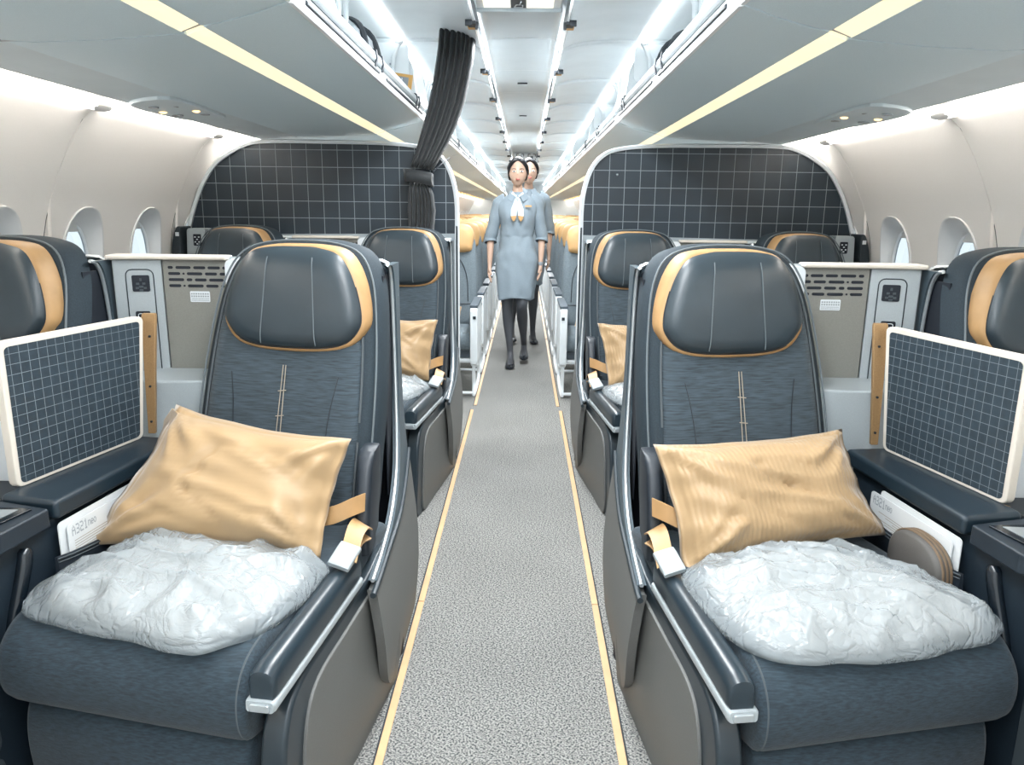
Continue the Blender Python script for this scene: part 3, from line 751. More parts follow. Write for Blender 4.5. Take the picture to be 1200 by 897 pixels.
    b = B(RA); b.prism(rrect(0.010, 0.048, 0.399, 0.414, 0.004, 2), 'y', -0.013, -0.006); b.done('release_button', M['silver'], ar, s, bevel=0.0015)
    # --- aisle side panel under the armrest: dark frame with taupe insert
    b = B(RA); b.prism(closed_curve([(0.010, 0.0), (0.016, 0.20), (0.045, 0.33), (0.12, 0.384), (0.30, 0.392), (0.50, 0.398), (0.70, 0.398), (0.72, 0.0), (0.3, 0.0)], 5), 'x', 0.004, 0.056)
    b.done('side_frame', M['frame_dark'], r, s, bevel=0.010, seg=3)
    b = B(RA); b.prism(closed_curve([(0.085, 0.004), (0.090, 0.17), (0.118, 0.29), (0.185, 0.345), (0.35, 0.355), (0.50, 0.360), (0.69, 0.36), (0.70, 0.004), (0.3, 0.004)], 5), 'x', -0.003, 0.006)
    b.done('side_panel', M['shell_low'], r, s, bevel=0.003)
    # --- privacy shell (aligned with the aisle, not turned)
    X0, Y0 = 0.585, 2.0
    def wing(y, z):  # outer face
        zz = min(max(z, 0), 1.13)
        return 0.345 - 0.043 * math.exp(-((zz - 0.22) / 0.32) ** 2) - X0
    fe = smooth_curve([(2.135, 1.128), (2.165, 1.118), (2.190, 1.07), (2.205, 0.95), (2.205, 0.78), (2.175, 0.64), (2.10, 0.53), (1.96, 0.455), (1.80, 0.42), (1.66, 0.405)], 5)
    b = B(); rings = []
    for y, z in fe:
        rings.append([(wing(y, z) + 0.022, y - Y0, z), (wing(y, z), y - Y0, z), (wing(2.27, z) + 0.001, 2.272 - Y0, z), (wing(2.27, z) + 0.02, 2.275 - Y0, z)])
    b.loft(rings, True); b.done('shell_wing', M['shell'], r, s, ang=45)
    b = B(); b.tube([(wing(y, z) + 0.010, y - Y0 - 0.004, z + 0.001) for y, z in fe], 0.0055, 8); b.done('shell_trim', M['silver'], r, s)
    # lower shield
    lo = [(1.63, 0.395), (1.66, 0.25), (1.72, 0.10), (1.82, 0.02), (1.95, 0.0), (2.27, 0.0)]
    lo = smooth_curve(lo, 5)
    b = B(); rings = []
    zt = lambda y: 0.40 + max(0, (y - 1.66)) * 0.08 + max(0, y - 1.95) ** 2 * 0.9
    for y, z in lo:
        t = max(zt(y) - 0.012, z + 0.001); rings.append([(wing(y, lerp(z, t, k / 6)) - 0.002, y - Y0, lerp(z, t, k / 6)) for k in range(7)] + [(wing(y, t) + 0.02, y - Y0, t), (wing(y, z) + 0.02, y - Y0, z)])
    b.loft(rings, True); b.done('shell_shield', M['shell_low'], r, s, ang=45)
    b = B(); b.tube([(wing(y, zt(y)) - 0.001, y - Y0, zt(y) - 0.003) for y in [1.60 + 0.045 * i for i in range(16)]], 0.0075, 8); b.done('shield_trim', M['frame_dark'], r, s)
    # back shell with rounded top corner, dark lined
    bp = smooth_curve([(0.350, 0.0), (0.350, 0.9), (0.352, 1.05), (0.362, 1.105), (0.385, 1.128), (0.45, 1.134), (0.86, 1.134)], 4)
    b = B(); b.prism([(x - X0, z) for x, z in bp] + [(0.87 - X0, 0.0)], 'y', 2.252 - Y0, 2.272 - Y0); b.done('back_shell', M['shell'], r, s, bevel=0.003)
    b = B(); b.prism([((x + 0.012) - X0, z - 0.012) for x, z in bp] + [(0.86 - X0, 0.02)], 'y', 2.247 - Y0, 2.253 - Y0); b.box(0.362 - X0, 0.366 - X0, 2.10 - Y0, 2.25 - Y0, 0.45, 1.10)
    b.done('shell_lining', M['black'], r, s, smooth=False)
    b = B(); b.tube([(x - X0, 2.250 - Y0, z) for x, z in bp if z > 1.02] , 0.0055, 8); b.done('top_trim', M['silver'], r, s)
    # outboard wing, pale
    b = B(); b.prism(rrect(0.775 - X0, 0.850 - X0, 0.55, 1.134, (0.002, 0.002, 0.02, 0.02), 4), 'y', 2.212 - Y0, 2.258 - Y0); b.done('outboard_wing', M['white'], r, s, bevel=0.006)
    # side pouch by the aisle
    b = B(); b.loft([[(0.358 + x * 1.0 - X0, 1.885 - Y0 + y * 1.4 * f - (0.75 - z) * 0.35, z) for x, y in rrect(-0.014, 0.026, -0.050, 0.050, 0.012, 3)] for z, f in ((0.44, 0.85), (0.47, 1.0), (0.56, 1.12), (0.64, 1.0), (0.665, 0.85), (0.678, 0.55))])
    b.done('side_pouch', M['pipe'], r, s, ang=50)
    # seat belt: two gold straps and a buckle
    if belts:
        b = B(RZ)
        def strap(pts, w):
            n = Vector((0, 0, 1)); ring = []
            for i, p in enumerate(pts):
                p = Vector(p); t = (Vector(pts[min(i + 1, len(pts) - 1)]) - Vector(pts[max(i - 1, 0)])).normalized(); sd = Vector(w)
                nn = t.cross(sd).normalized() * 0.0018
                ring.append([p + sd + nn, p - sd + nn, p - sd - nn, p + sd - nn])
            b.loft(ring)
        strap(smooth_curve([(-0.285, -0.22, 0.580), (-0.262, -0.25, 0.575), (-0.225, -0.27, 0.560), (-0.17, -0.27, 0.545)], 3), (0, 0.004, 0.022))
        strap(smooth_curve([(-0.275, -0.20, 0.510), (-0.285, -0.25, 0.535), (-0.295, -0.30, 0.538), (-0.304, -0.345, 0.520), (-0.308, -0.37, 0.505)], 3), (0.022, 0.006, 0.008))
        strap(smooth_curve([(-0.28, -0.22, 0.495), (-0.285, -0.28, 0.510), (-0.295, -0.33, 0.506)], 3), (0.022, 0.006, 0.008))
        bl = b.done('belt_strap', M['gold_leather'], r, s, ang=50)
        XB = RZ @ Matrix.Translation((-0.300, -0.372, 0.508)) @ Matrix.Rotation(R(-14), 4, 'Y') @ Matrix.Rotation(R(25), 4, 'X')
        b = B(XB); b.loft([[(x, -0.032 + y, z * f) for x, z in rrect(-0.026, 0.026, -0.008, 0.010, 0.005, 3)] for y, f in ((0, 0.7), (0.006, 1), (0.05, 1.1), (0.064, 0.8))])
        b.done('buckle', M['silver_paint'], bl, s, ang=50)
    return r
G_A = 'aisle seats of the business cabin'; G_W = 'window seats of the business cabin'
seats = {}
SL = {(-1, 0, 0): 'large grey business seat at front left, gold pillow and bagged blanket on it',
      (1, 0, 0): 'large grey business seat at front right, striped gold pillow and bagged blanket on it',
      (-1, 0, 1): 'grey business seat left of the aisle right in front of the tiled partition',
      (1, 0, 1): 'grey business seat right of the aisle right in front of the tiled partition',
      (-1, 1, 0): 'grey window seat cut by the left picture edge behind the grid screen',
      (1, 1, 0): 'grey window seat cut by the right picture edge behind the grid screen',
      (-1, 1, 1): 'rear left window seat, only its headrest shows above the vented console',
      (1, 1, 1): 'rear right window seat, only its headrest shows above the vented console'}
DXW = 0.845
for s in (-1, 1):
    a = business_seat(s, SL[(s, 0, 0)], G_A)
    seats[(s, 0, 0)] = a
    for col in (0, 1):
        for row in (0, 1):
            if (col, row) == (0, 0): continue
            c = copy_tree(a); c['label'] = SL[(s, col, row)]; c['group'] = G_W if col else G_A
            c.location = (s * (0.585 + DXW * col), 2.0 + 1.80 * row, 0)
            seats[(s, col, row)] = c

# ---------------------------------------------------------------- centre consoles between aisle and window seat
FONT5 = {'A': ('00100', '01010', '10001', '11111', '10001', '10001', '10001'), '3': ('11110', '00001', '00001', '01110', '00001', '00001', '11110'),
         '2': ('11110', '00001', '00001', '01110', '10000', '10000', '11111'), '1': ('00100', '01100', '00100', '00100', '00100', '00100', '01110'),
         'n': ('00000', '00000', '11110', '10001', '10001', '10001', '10001'), 'e': ('00000', '00000', '01110', '10001', '11111', '10000', '01110'), 'o': ('00000', '00000', '01110', '10001', '10001', '10001', '01110')}
def console(s, label):
    r = empty('seat_console', (s * 1.05, 1.7, 0)); tag(r, label, 'console', 'consoles between aisle and window seats')
    O = Vector((1.05, 1.7, 0))
    def pr(pts, z0, z1, name, m, par=r, **k):
        return B().prism([(x - O.x, y - O.y) for x, y in pts], 'z', z0, z1).done(name, m, par, s, **k)
    # dark body along the seat
    pr([(1.045, 0.95), (1.035, 1.38), (1.000, 1.52), (0.945, 1.985), (1.10, 2.01), (1.17, 1.52), (1.215, 0.95)], 0.0, 0.612, 'console_body', M['navy'], bevel=0.006)
    # long ledge with rolled inner edge
    inner = [(0.978, 1.512), (0.930, 1.985)]
    pr([(0.978, 1.512), (0.965, 1.62), (0.922, 1.990), (1.045, 2.005), (1.125, 1.545)], 0.610, 0.655, 'ledge', M['navy_top'], bevel=0.012, seg=3)
    # front glossy table leaf
    pr([(0.985, 1.500), (1.000, 1.36), (1.045, 1.33), (1.05, 0.95), (1.23, 0.95), (1.22, 1.34), (1.185, 1.52), (1.12, 1.54)], 0.600, 0.645, 'table_base', M['navy'], bevel=0.006)
    pr([(1.012, 1.485), (1.035, 1.37), (1.060, 1.34), (1.22, 1.34), (1.18, 1.50)], 0.645, 0.650, 'table_leaf', M['gloss'], bevel=0.0015)
    pr([(1.035, 1.475), (1.052, 1.385), (1.16, 1.385), (1.145, 1.47)], 0.650, 0.6515, 'chrome_plate', M['silver'], smooth=False)
    pr([(1.045, 1.33), (1.06, 0.96), (1.22, 0.96), (1.22, 1.33)], 0.645, 0.6495, 'table_leaf', M['gloss'], bevel=0.0015)
    # drawers in the inner face
    for z0, z1 in ((0.40, 0.565), (0.18, 0.39), (0.03, 0.17)):
        b = B(); b.prism([(y - O.y, z) for y, z in rrect(0.98, 1.33, z0, z1, 0.022, 3)], 'x', 1.036 - O.x, 1.046 - O.x)
        for v in b.bm.verts: v.co.x += -(v.co.y + O.y - 1.165) * 0.023
        b.done('drawer', M['drawer'], r, s, bevel=0.003)
    # pocket of dark leather with stitched lip, between ledge and cushion
    def fl_(y, z, d):  # point on the console's inner face
        x = lerp(0.998, 0.944, (y - 1.52) / 0.465) if y > 1.52 else lerp(1.034, 0.998, (y - 1.38) / 0.14)
        return (x - d - O.x, y - O.y, z)
    ph = lambda y: 0.535 - 0.02 * math.sin((y - 1.49) / 0.44 * math.pi)
    ys_ = [1.49 + 0.44 * i / 10 for i in range(11)]
    b = B(); b.loft([[fl_(y, 0.44, 0.0), fl_(y, 0.44, 0.028), fl_(y, lerp(0.44, ph(y), 0.6), 0.034), fl_(y, ph(y), 0.030), fl_(y, ph(y), 0.026), fl_(y, 0.45, 0.02)] for y in ys_])
    pk = b.done('pocket', M['pipe'], r, s)
    b = B(); b.tube([fl_(y, ph(y) - 0.004, 0.0325) for y in ys_], 0.0017, 5); b.tube([fl_(y, ph(y) - 0.012, 0.0335) for y in ys_], 0.0012, 5); b.done('stitching', M['thread_grey'], pk, s)
    # handset cradle
    b = B(); c0 = Vector(fl_(1.435, 0.50, 0.002))
    path = [fl_(1.450, 0.575, 0.002), fl_(1.440, 0.545, 0.006), fl_(1.425, 0.50, 0.006), fl_(1.405, 0.44, 0.004), fl_(1.395, 0.40, 0.001)]
    b.tube(smooth_curve(path, 4), [0.010] + [0.015] * 15 + [0.011], 18); b.done('handset_cradle', M['gloss'], r, s)
    b = B()
    for t, rr in ((0.47, 0.006), (0.452, 0.0045), (0.436, 0.006), (0.425, 0.0045)):
        p = fl_(1.41, t, 0.0245)
        for q in range(10):
            a0 = 2 * math.pi * q / 10; a1 = 2 * math.pi * (q + 1) / 10
            b.tube([(p[0], p[1] + rr * math.cos(a0), p[2] + rr * math.sin(a0)), (p[0], p[1] + rr * math.cos(a1), p[2] + rr * math.sin(a1))], 0.0009, 4)
    b.done('handset_buttons', M['white'], r, s)
    # white cabinet with rounded front and small shelf
    pr(smooth_curve([(0.795, 2.18), (0.83, 2.10), (0.90, 2.072), (1.00, 2.064)], 4) + [(1.10, 2.064), (1.12, 2.25), (0.80, 2.25)], 0.0, 0.800, 'cabinet', M['silver_paint'], bevel=0.008)
    # taupe wall with air slots
    vw = pr([(0.852, 2.236), (1.045, 2.236), (1.055, 2.272), (0.852, 2.272)], 0.78, 1.13, 'vent_panel', M['taupe'], bevel=0.002)
    b = B(); rows_ = [(1.076, ((0.005, 0.020), (0.028, 0.072), (0.080, 0.115), (0.122, 0.158), (0.165, 0.176))), (1.058, ((0.005, 0.040), (0.047, 0.053), (0.060, 0.105), (0.113, 0.148), (0.156, 0.176))),
        (1.040, ((0.005, 0.050), (0.058, 0.074), (0.082, 0.116), (0.124, 0.166))), (1.022, ((0.005, 0.040), (0.047, 0.053), (0.060, 0.106), (0.114, 0.150), (0.158, 0.168)))]
    for zz, gs in rows_:
        for a, c in gs:
            rr = min(0.0042, (c - a) / 2)
            b.prism([(1.034 - x_ * 1.02 - O.x, z_ + 0.030) for x_, z_ in rrect(a, c, zz - rr, zz + rr, rr * 0.98, 3)], 'y', 2.2345 - O.y, 2.2385 - O.y)
    b.done('air_slots', M['black'], vw, s, smooth=False)
    b = B(); b.prism([(x - O.x, z) for x, z in rrect(0.909, 0.968, 1.004, 1.036, 0.002, 1)], 'y', 2.2345 - O.y, 2.2365 - O.y); pq = b.done('placard', M['white'], vw, s)
    b = B()
    for j, (zz, hh) in enumerate(((1.0285, 0.0048), (1.021, 0.0048), (1.014, 0.0022), (1.009, 0.0022))):
        rnd = random.Random(j); x_ = 0.912
        while x_ < 0.962:
            wd = hh * (1.0 if j < 2 else rnd.uniform(0.8, 2.2)); b.box(x_ - O.x, min(x_ + wd, 0.965) - O.x, 2.234 - O.y, 2.2346 - O.y, zz - hh / 2, zz + hh / 2); x_ += wd + hh * 0.45
    b.done('placard_text', M['card_grey'], pq, s, smooth=False)
    # socket panel, turned a little
    XS = Matrix.Translation((1.048 - O.x, 2.236 - O.y, 0)) @ Matrix.Rotation(R(-14), 4, 'Z')
    b = B(XS); b.box(0.0, 0.135, 0.0, 0.03, 0.60, 1.13); sp = b.done('socket_panel', M['silver_paint'], r, s, bevel=0.004)
    def loopz(pts, rr, m, name, par):
        bb = B(XS); pp = [(x, -0.001, z) for x, z in pts]; pp.append(pp[0]); bb.tube(pp, rr, 5); return bb.done(name, m, par, s)
    loopz(rrect(0.024, 0.100, 0.76, 1.100, 0.018, 4), 0.0016, M['frame_dark'], 'panel_groove', sp)
    b = B(XS); b.prism(rrect(0.036, 0.084, 1.035, 1.083, 0.004, 2), 'y', -0.003, 0.002); so = b.done('power_socket', M['black'], sp, s)
    b = B(XS)
    for x_, z_, a_, c_ in ((0.051, 1.070, 0.003, 0.004), (0.043, 1.058, 0.004, 0.003), (0.060, 1.058, 0.004, 0.003), (0.040, 1.045, 0.004, 0.003), (0.051, 1.049, 0.006, 0.003), (0.062, 1.045, 0.004, 0.003), (0.051, 1.039, 0.005, 0.003)): b.box(x_ + 0.009 - a_, x_ + 0.009 + a_, -0.0045, -0.003, z_ - c_, z_ + c_)
    b.done('socket_contacts', M['drawer'], so, s, smooth=False)
    b = B(XS); b.prism(rrect(0.042, 0.082, 0.950, 0.976, 0.004, 2), 'y', -0.003, 0.002); us = b.done('usb_socket', M['black'], sp, s)
    b = B(XS); pp = [(x, -0.004, z) for x, z in rrect(0.049, 0.075, 0.957, 0.969, 0.005, 3)]; pp.append(pp[0]); b.tube(pp, 0.001, 4); b.done('socket_ring', M['white'], us, s)
    # top rim and the black-lined recess with its pale frame toward the window seat
    pr([(0.846, 2.215), (1.05, 2.215), (1.19, 2.185), (1.20, 2.275), (0.846, 2.275)], 1.129, 1.143, 'top_rim', M['cream'], bevel=0.006)
    # grid screen on the ledge
    p0 = Vector((1.118, 1.585, 0.655)); p1 = Vector((1.030, 1.985, 0.655)); d = (p1 - p0); Ls = d.length; d.normalize(); nn = Vector((-d.y, d.x, 0))
    def on(u, h, off): q = p0 + d * u + nn * off; return (q.x - O.x, q.y - O.y, 0.655 + h)
    H = 0.335; top_ext = 0.045
    outl = rrect(0, 1, 0, 1, 0.045, 4)
    def warp(u, h): return (u * (Ls + top_ext * h), h * H)
    b = B(); o2 = [warp(u, h) for u, h in outl]
    b.loft([[on(u, h, off) for u, h in o2] for off in (-0.011, 0.011)]); sc_ = b.done('divider_screen', M['cream'], r, s, bevel=0.003)
    b = B(); uvl = b.bm.loops.layers.uv.new('UVMap')
    i2 = rrect(0.030, 0.965, 0.025, 0.962, 0.03, 3)
    vs = [b.v(on(*warp(u, h), 0.0118)) for u, h in i2]; f = b.face(vs)
    for l, (u, h) in zip(f.loops, i2): U, Hh = warp(u, h); l[uvl].uv = (U / 0.0255, Hh / 0.0235)
    vs = [b.v(on(*warp(u, h), -0.0118)) for u, h in i2]; f = b.face(vs[::-1])
    for l, (u, h) in zip(f.loops, i2[::-1]): U, Hh = warp(u, h); l[uvl].uv = (U / 0.0255, Hh / 0.0235)
    b.done('screen_panel', M['grid'], sc_, s, fix=False, smooth=False)
    # bronze hinge plate at its rear edge
    b = B(); b.loft([[(x - O.x, y - O.y, z) for x, y in ((a - 0.0, 2.022 + dy), (a + w_, 2.022 + dy), (a + w_, 2.034 + dy), (a, 2.034 + dy))] for z, a, w_, dy in ((0.655, 1.006, 0.020, 0.0), (0.82, 0.998, 0.030, 0.014), (0.985, 0.988, 0.040, 0.028), (0.993, 0.990, 0.036, 0.03))])
    hp = b.done('hinge_plate', M['bronze'], sc_, s, bevel=0.002)
    for z, x_, dy in ((0.93, 1.006, 0.022), (0.79, 1.012, 0.01), (0.69, 1.014, 0.002)):
        B().disc((x_ - O.x, 2.020 + dy - O.y, z), 0.0035, 8, 'y', 0.003).done('screw', M['pipe'], sc_, s)
    return r
consoles = {}
for s, nm in ((-1, 'left'), (1, 'right')):
    a = console(s, 'vented console with grid screen beside the front %s aisle seat' % nm); consoles[(s, 0)] = a
    c = copy_tree(a); c.location.y += 1.80; c['label'] = 'console hidden behind the front %s one, its top rim before the tiled partition' % nm
    # outboard console by the window of the rear row
    o = empty('side_console', (s * 1.70, 3.98, 0)); tag(o, 'low grey console with power socket and dark pod at the %s sidewall' % nm, 'console', 'consoles at the sidewalls')
    b = B(); b.prism([(-0.06, 0), (0.00, 0), (0.055, 0.55), (0.055, 0.9), (0.04, 1.165), (0.03, 1.175), (-0.06, 1.175)], 'y', 0.0, 0.09); b.done('console_body', M['silver_paint'], o, s, bevel=0.005)
    b = B(); b.prism(rrect(-0.035, 0.005, 1.085, 1.145, 0.005, 2), 'y', -0.004, 0.002); q = b.done('power_socket', M['black'], o, s)
    b = B()
    for x_, z_ in ((-0.025, 1.13), (-0.005, 1.13), (-0.015, 1.118), (-0.025, 1.105), (-0.005, 1.105), (-0.015, 1.095)): b.box(x_ - 0.004, x_ + 0.004, -0.0055, -0.004, z_ - 0.003, z_ + 0.003)
    b.done('socket_contacts', M['white'], q, s, smooth=False)
    b = B(); b.prism(smooth_curve([(0.052, 1.185), (0.075, 1.180), (0.095, 1.13), (0.110, 1.05), (0.115, 0.9)], 4) + [(0.06, 0.9)], 'y', -0.04, 0.09); q = b.done('dark_pod', M['frame_dark'], o, s, bevel=0.008)
    B().box(0.062, 0.080, -0.043, -0.039, 1.135, 1.155).done('pod_label', M['white'], q, s)

# ---------------------------------------------------------------- pillows
def pillow(name, corners, m, label, group, thick=0.078, seed=0, sag=0.0, nrm=None):
    """corners: TL, TR, BR, BL in world space"""
    TL, TR, BR, BL = [Vector(c) for c in corners]
    N, K = 44, 32; cen = (TL + TR + BR + BL) / 4
    nz = (TR - TL + BR - BL).cross(TL - BL + TR - BR).normalized()
    if nrm is not None and nz.dot(Vector(nrm)) < 0: nz = -nz
    bm = bmesh.new(); uvl = bm.loops.layers.uv.new('UVMap')
    def pt(u, v, side):
        x, y = u * 2 - 1, v * 2 - 1
        # pulled-in edges between pointed corners
        pu = x * (1 - 0.05 * (1 - y * y)); pv = y * (1 - 0.10 * (1 - x * x))
        U, V = (pu + 1) / 2, (pv + 1) / 2
        p = (TL * (1 - U) + TR * U) * V + (BL * (1 - U) + BR * U) * (1 - V)
        e = min(1 - abs(x), (1 - abs(y)) * 1.0)
        body = max(0.0, min(1.0, (min(1 - abs(x) * 1.0, 1 - abs(y)) - 0.06) / 0.80))
        t = thick * (1 - (1 - body) ** 2.6) ** 0.62 if body > 0 else 0
        # corner pull folds
        rad = math.atan2(abs(y) - 0.2, abs(x) - 0.1)
        wv = Vector((x * 1.4 + seed, y * 1.4, seed * 0.7))
        wr = noise.noise(wv * 1.3) * 0.016 + noise.noise(Vector((x * 2.2 + y * 5 + seed, y * 0.8 - x, 3.1))) * 0.012
        for cxx, cyy in ((-1, 1), (1, 1), (1, -1), (-1, -1)):   # folds fanning out of each corner
            dx_, dy_ = (x - cxx) * 1.5, y - cyy; dd = math.hypot(dx_, dy_); aa_ = math.atan2(dy_ * cyy, dx_ * cxx)
            wr += 0.015 * math.sin(aa_ * 15 + seed * 3 + cxx * 2 + cyy) * math.exp(-((dd - 0.55) / 0.42) ** 2)
        wr -= 0.018 * math.exp(-((abs(noise.noise(Vector((x * 1.1 + seed, y * 2.6 + x * 1.5, 8.8)))) ) / 0.06) ** 2) * body
        fl = 0.012 * noise.noise(Vector((x * 2.7 + 9 + seed, y * 2.7, 1.7))) * (1 - body) ** 2
        return p + nz * (side * t + (wr * (0.3 + body) if side > 0 else 0) * min(1, e * 6) + fl * 2 + side * 0.0015)
    V = {}
    for side in (1, -1):
        for i in range(N + 1):
            for j in range(K + 1):
                if side < 0 and (i in (0, N) or j in (0, K)): V[(side, i, j)] = V[(1, i, j)]; continue
                V[(side, i, j)] = bm.verts.new(pt(i / N, j / K, side) - cen)
    for side in (1, -1):
        for i in range(N):
            for j in range(K):
                q = [(i, j), (i + 1, j), (i + 1, j + 1), (i, j + 1)]
                if side < 0: q = q[::-1]
                f = bm.faces.new([V[(side, a, c)] for a, c in q])
                for l, (a, c) in zip(f.loops, q): l[uvl].uv = (a / N, c / K)
                f.smooth = True
    bmesh.ops.recalc_face_normals(bm, faces=bm.faces)
    me = bpy.data.meshes.new(name); bm.to_mesh(me); bm.free(); me.materials.append(m)
    o = bpy.data.objects.new(name, me); C.objects.link(o); o.location = cen
    tag(o, label, 'pillow', group)
    return o
GP = 'gold flanged pillows on the business seats'
F_ = (0, -1, 0.4)
pl = pillow('pillow', [(-0.830, 1.80, 0.800), (-0.385, 1.76, 0.728), (-0.430, 1.60, 0.485), (-1.000, 1.62, 0.500)], M['pillow'], 'plain gold pillow with folded corner on the front left seat', GP, seed=1.3, nrm=F_)
pr_ = pillow('pillow', [(0.352, 1.76, 0.730), (0.838, 1.84, 0.752), (0.925, 1.72, 0.520), (0.410, 1.60, 0.470)], M['pillow_stripe'], 'striped gold pillow on the front right seat', GP, seed=4.1, nrm=F_)
pillow('pillow', [(-0.80, 3.62, 0.790), (-0.372, 3.52, 0.775), (-0.405, 3.42, 0.50), (-0.93, 3.45, 0.48)], M['pillow'], 'gold pillow on the rear left aisle seat, left of the aisle near partition', GP, seed=7.7, nrm=F_)
pillow('pillow', [(0.385, 3.56, 0.765), (0.85, 3.64, 0.76), (0.93, 3.46, 0.49), (0.430, 3.42, 0.47)], M['pillow_stripe'], 'gold pillow on the rear right aisle seat, half hidden by the front seat', GP, seed=9.2, nrm=F_)

b = B(); fo = [(-0.845, 1.80, 0.792), (-0.885, 1.835, 0.752), (-0.905, 1.85, 0.70), (-0.900, 1.85, 0.645), (-0.865, 1.76, 0.690), (-0.835, 1.735, 0.730), (-0.800, 1.765, 0.775)]
cc = pl.location
b.loft([[(x - cc.x, y - cc.y, z - cc.z) for x, y, z in fo], [(x - cc.x + 0.006, y - cc.y + 0.004, z - cc.z - 0.004) for x, y, z in fo]]); b.done('folded_corner', M['pillow'], pl, bevel=0.003)

# ---------------------------------------------------------------- bagged blankets
def bagged(outline, zb, h, label, seed, loc_dy=0):
    cx = sum(p[0] for p in outline) / len(outline); cy = sum(p[1] for p in outline) / len(outline)
    r = empty('bagged_blanket', (cx, cy + loc_dy, zb)); tag(r, label, 'blanket', 'folded white blankets in clear plastic bags')
    ol = closed_curve(outline, 12); n = len(ol)
    def blob(name, m, scale, hh, amp, z0, rn=16):
        bm = bmesh.new(); rows = []
        for side in (1, -1):
            for j in range(rn + 1):
                if side < 0 and j == 0: continue
                f = 1 - j / rn   # 1 edge .. 0 centre
                if side < 0: f = j / rn
        # top from edge to centre
        def ring(f, side):
            out = []
            for k, (x, y) in enumerate(ol):
                px, py = (x - cx) * f * scale, (y - cy) * f * scale
                prof = (1 - f ** 3.2) ** 0.55
                if side > 0:
                    z = hh * prof
                    q = Vector((px * 7 + seed, py * 9, seed)); q2 = Vector((px * 20, py * 20 + seed, 2.0 + seed)); q3 = Vector((px * 6 + py * 16, py * 5 - px * 3, 5.0 + seed))
                    ridge = (1 - min(1, abs(noise.noise(q)) * 2.6)) ** 2; ridge2 = (1 - min(1, abs(noise.noise(q2)) * 2.4)) ** 2; ridge3 = (1 - min(1, abs(noise.noise(q3)) * 3.0)) ** 2
                    z += amp * (0.8 * ridge + 0.20 * ridge2 + 1.0 * ridge3 - 0.7) * min(1, (1 - f) * 7)
                    tw = noise.noise(Vector((px * 14 + 5, py * 14, seed))) * amp * 0.5
                    px += tw; py -= tw
                else: z = -0.004 * prof
                out.append(bm.verts.new((px, py, z + z0)))
            return out
        fs = [1 - (j / rn) ** 1.3 for j in range(rn)]
        rs = [ring(max(f, 0.04), 1) for f in fs] + [ring(0.03, 1)]
        bs = [ring(f, -1) for f in (0.9, 0.5, 0.05)]
        allr = bs[::-1] + rs
        for a, b2 in zip(allr, allr[1:]):
            for k in range(n): bm.faces.new((a[k], a[(k + 1) % n], b2[(k + 1) % n], b2[k]))
        bm.faces.new(allr[0][::-1]); bm.faces.new(allr[-1])
        bmesh.ops.recalc_face_normals(bm, faces=bm.faces)
        for f in bm.faces: f.smooth = True
        me = bpy.data.meshes.new(name); bm.to_mesh(me); bm.free(); me.materials.append(m)
        o = bpy.data.objects.new(name, me); C.objects.link(o); o.parent = r
        return o
    blob('folded_blanket', M['blanket'], 0.86, h * 0.82, 0.014, 0.006)
    blob('plastic_bag', M['plastic'], 1.0, h, 0.018, 0.002, 34)
    return r
OL = [(-0.985, 1.375), (-0.945, 1.53), (-0.865, 1.66), (-0.70, 1.66), (-0.53, 1.63), (-0.405, 1.565), (-0.400, 1.50), (-0.450, 1.33), (-0.535, 1.235), (-0.60, 1.228), (-0.72, 1.27), (-0.84, 1.30)]
OR_ = [(0.392, 1.545), (0.46, 1.60), (0.60, 1.655), (0.80, 1.68), (0.91, 1.56), (0.995, 1.395), (0.975, 1.345), (0.87, 1.29), (0.72, 1.252), (0.60, 1.235), (0.50, 1.24), (0.425, 1.34)]
bagged(OL, 0.474, 0.085, 'white blanket in crinkled plastic on the front left seat', 3.3)
bagged(OR_, 0.474, 0.085, 'white blanket in crinkled plastic on the front right seat', 8.8)
bagged([(x, y + 1.82) for x, y in OL], 0.474, 0.07, 'bagged white blanket on the rear left aisle seat, partly hidden', 5.1)
bagged([(x, y + 1.82) for x, y in OR_], 0.474, 0.07, 'bagged white blanket on the rear right aisle seat, partly hidden', 6.4)

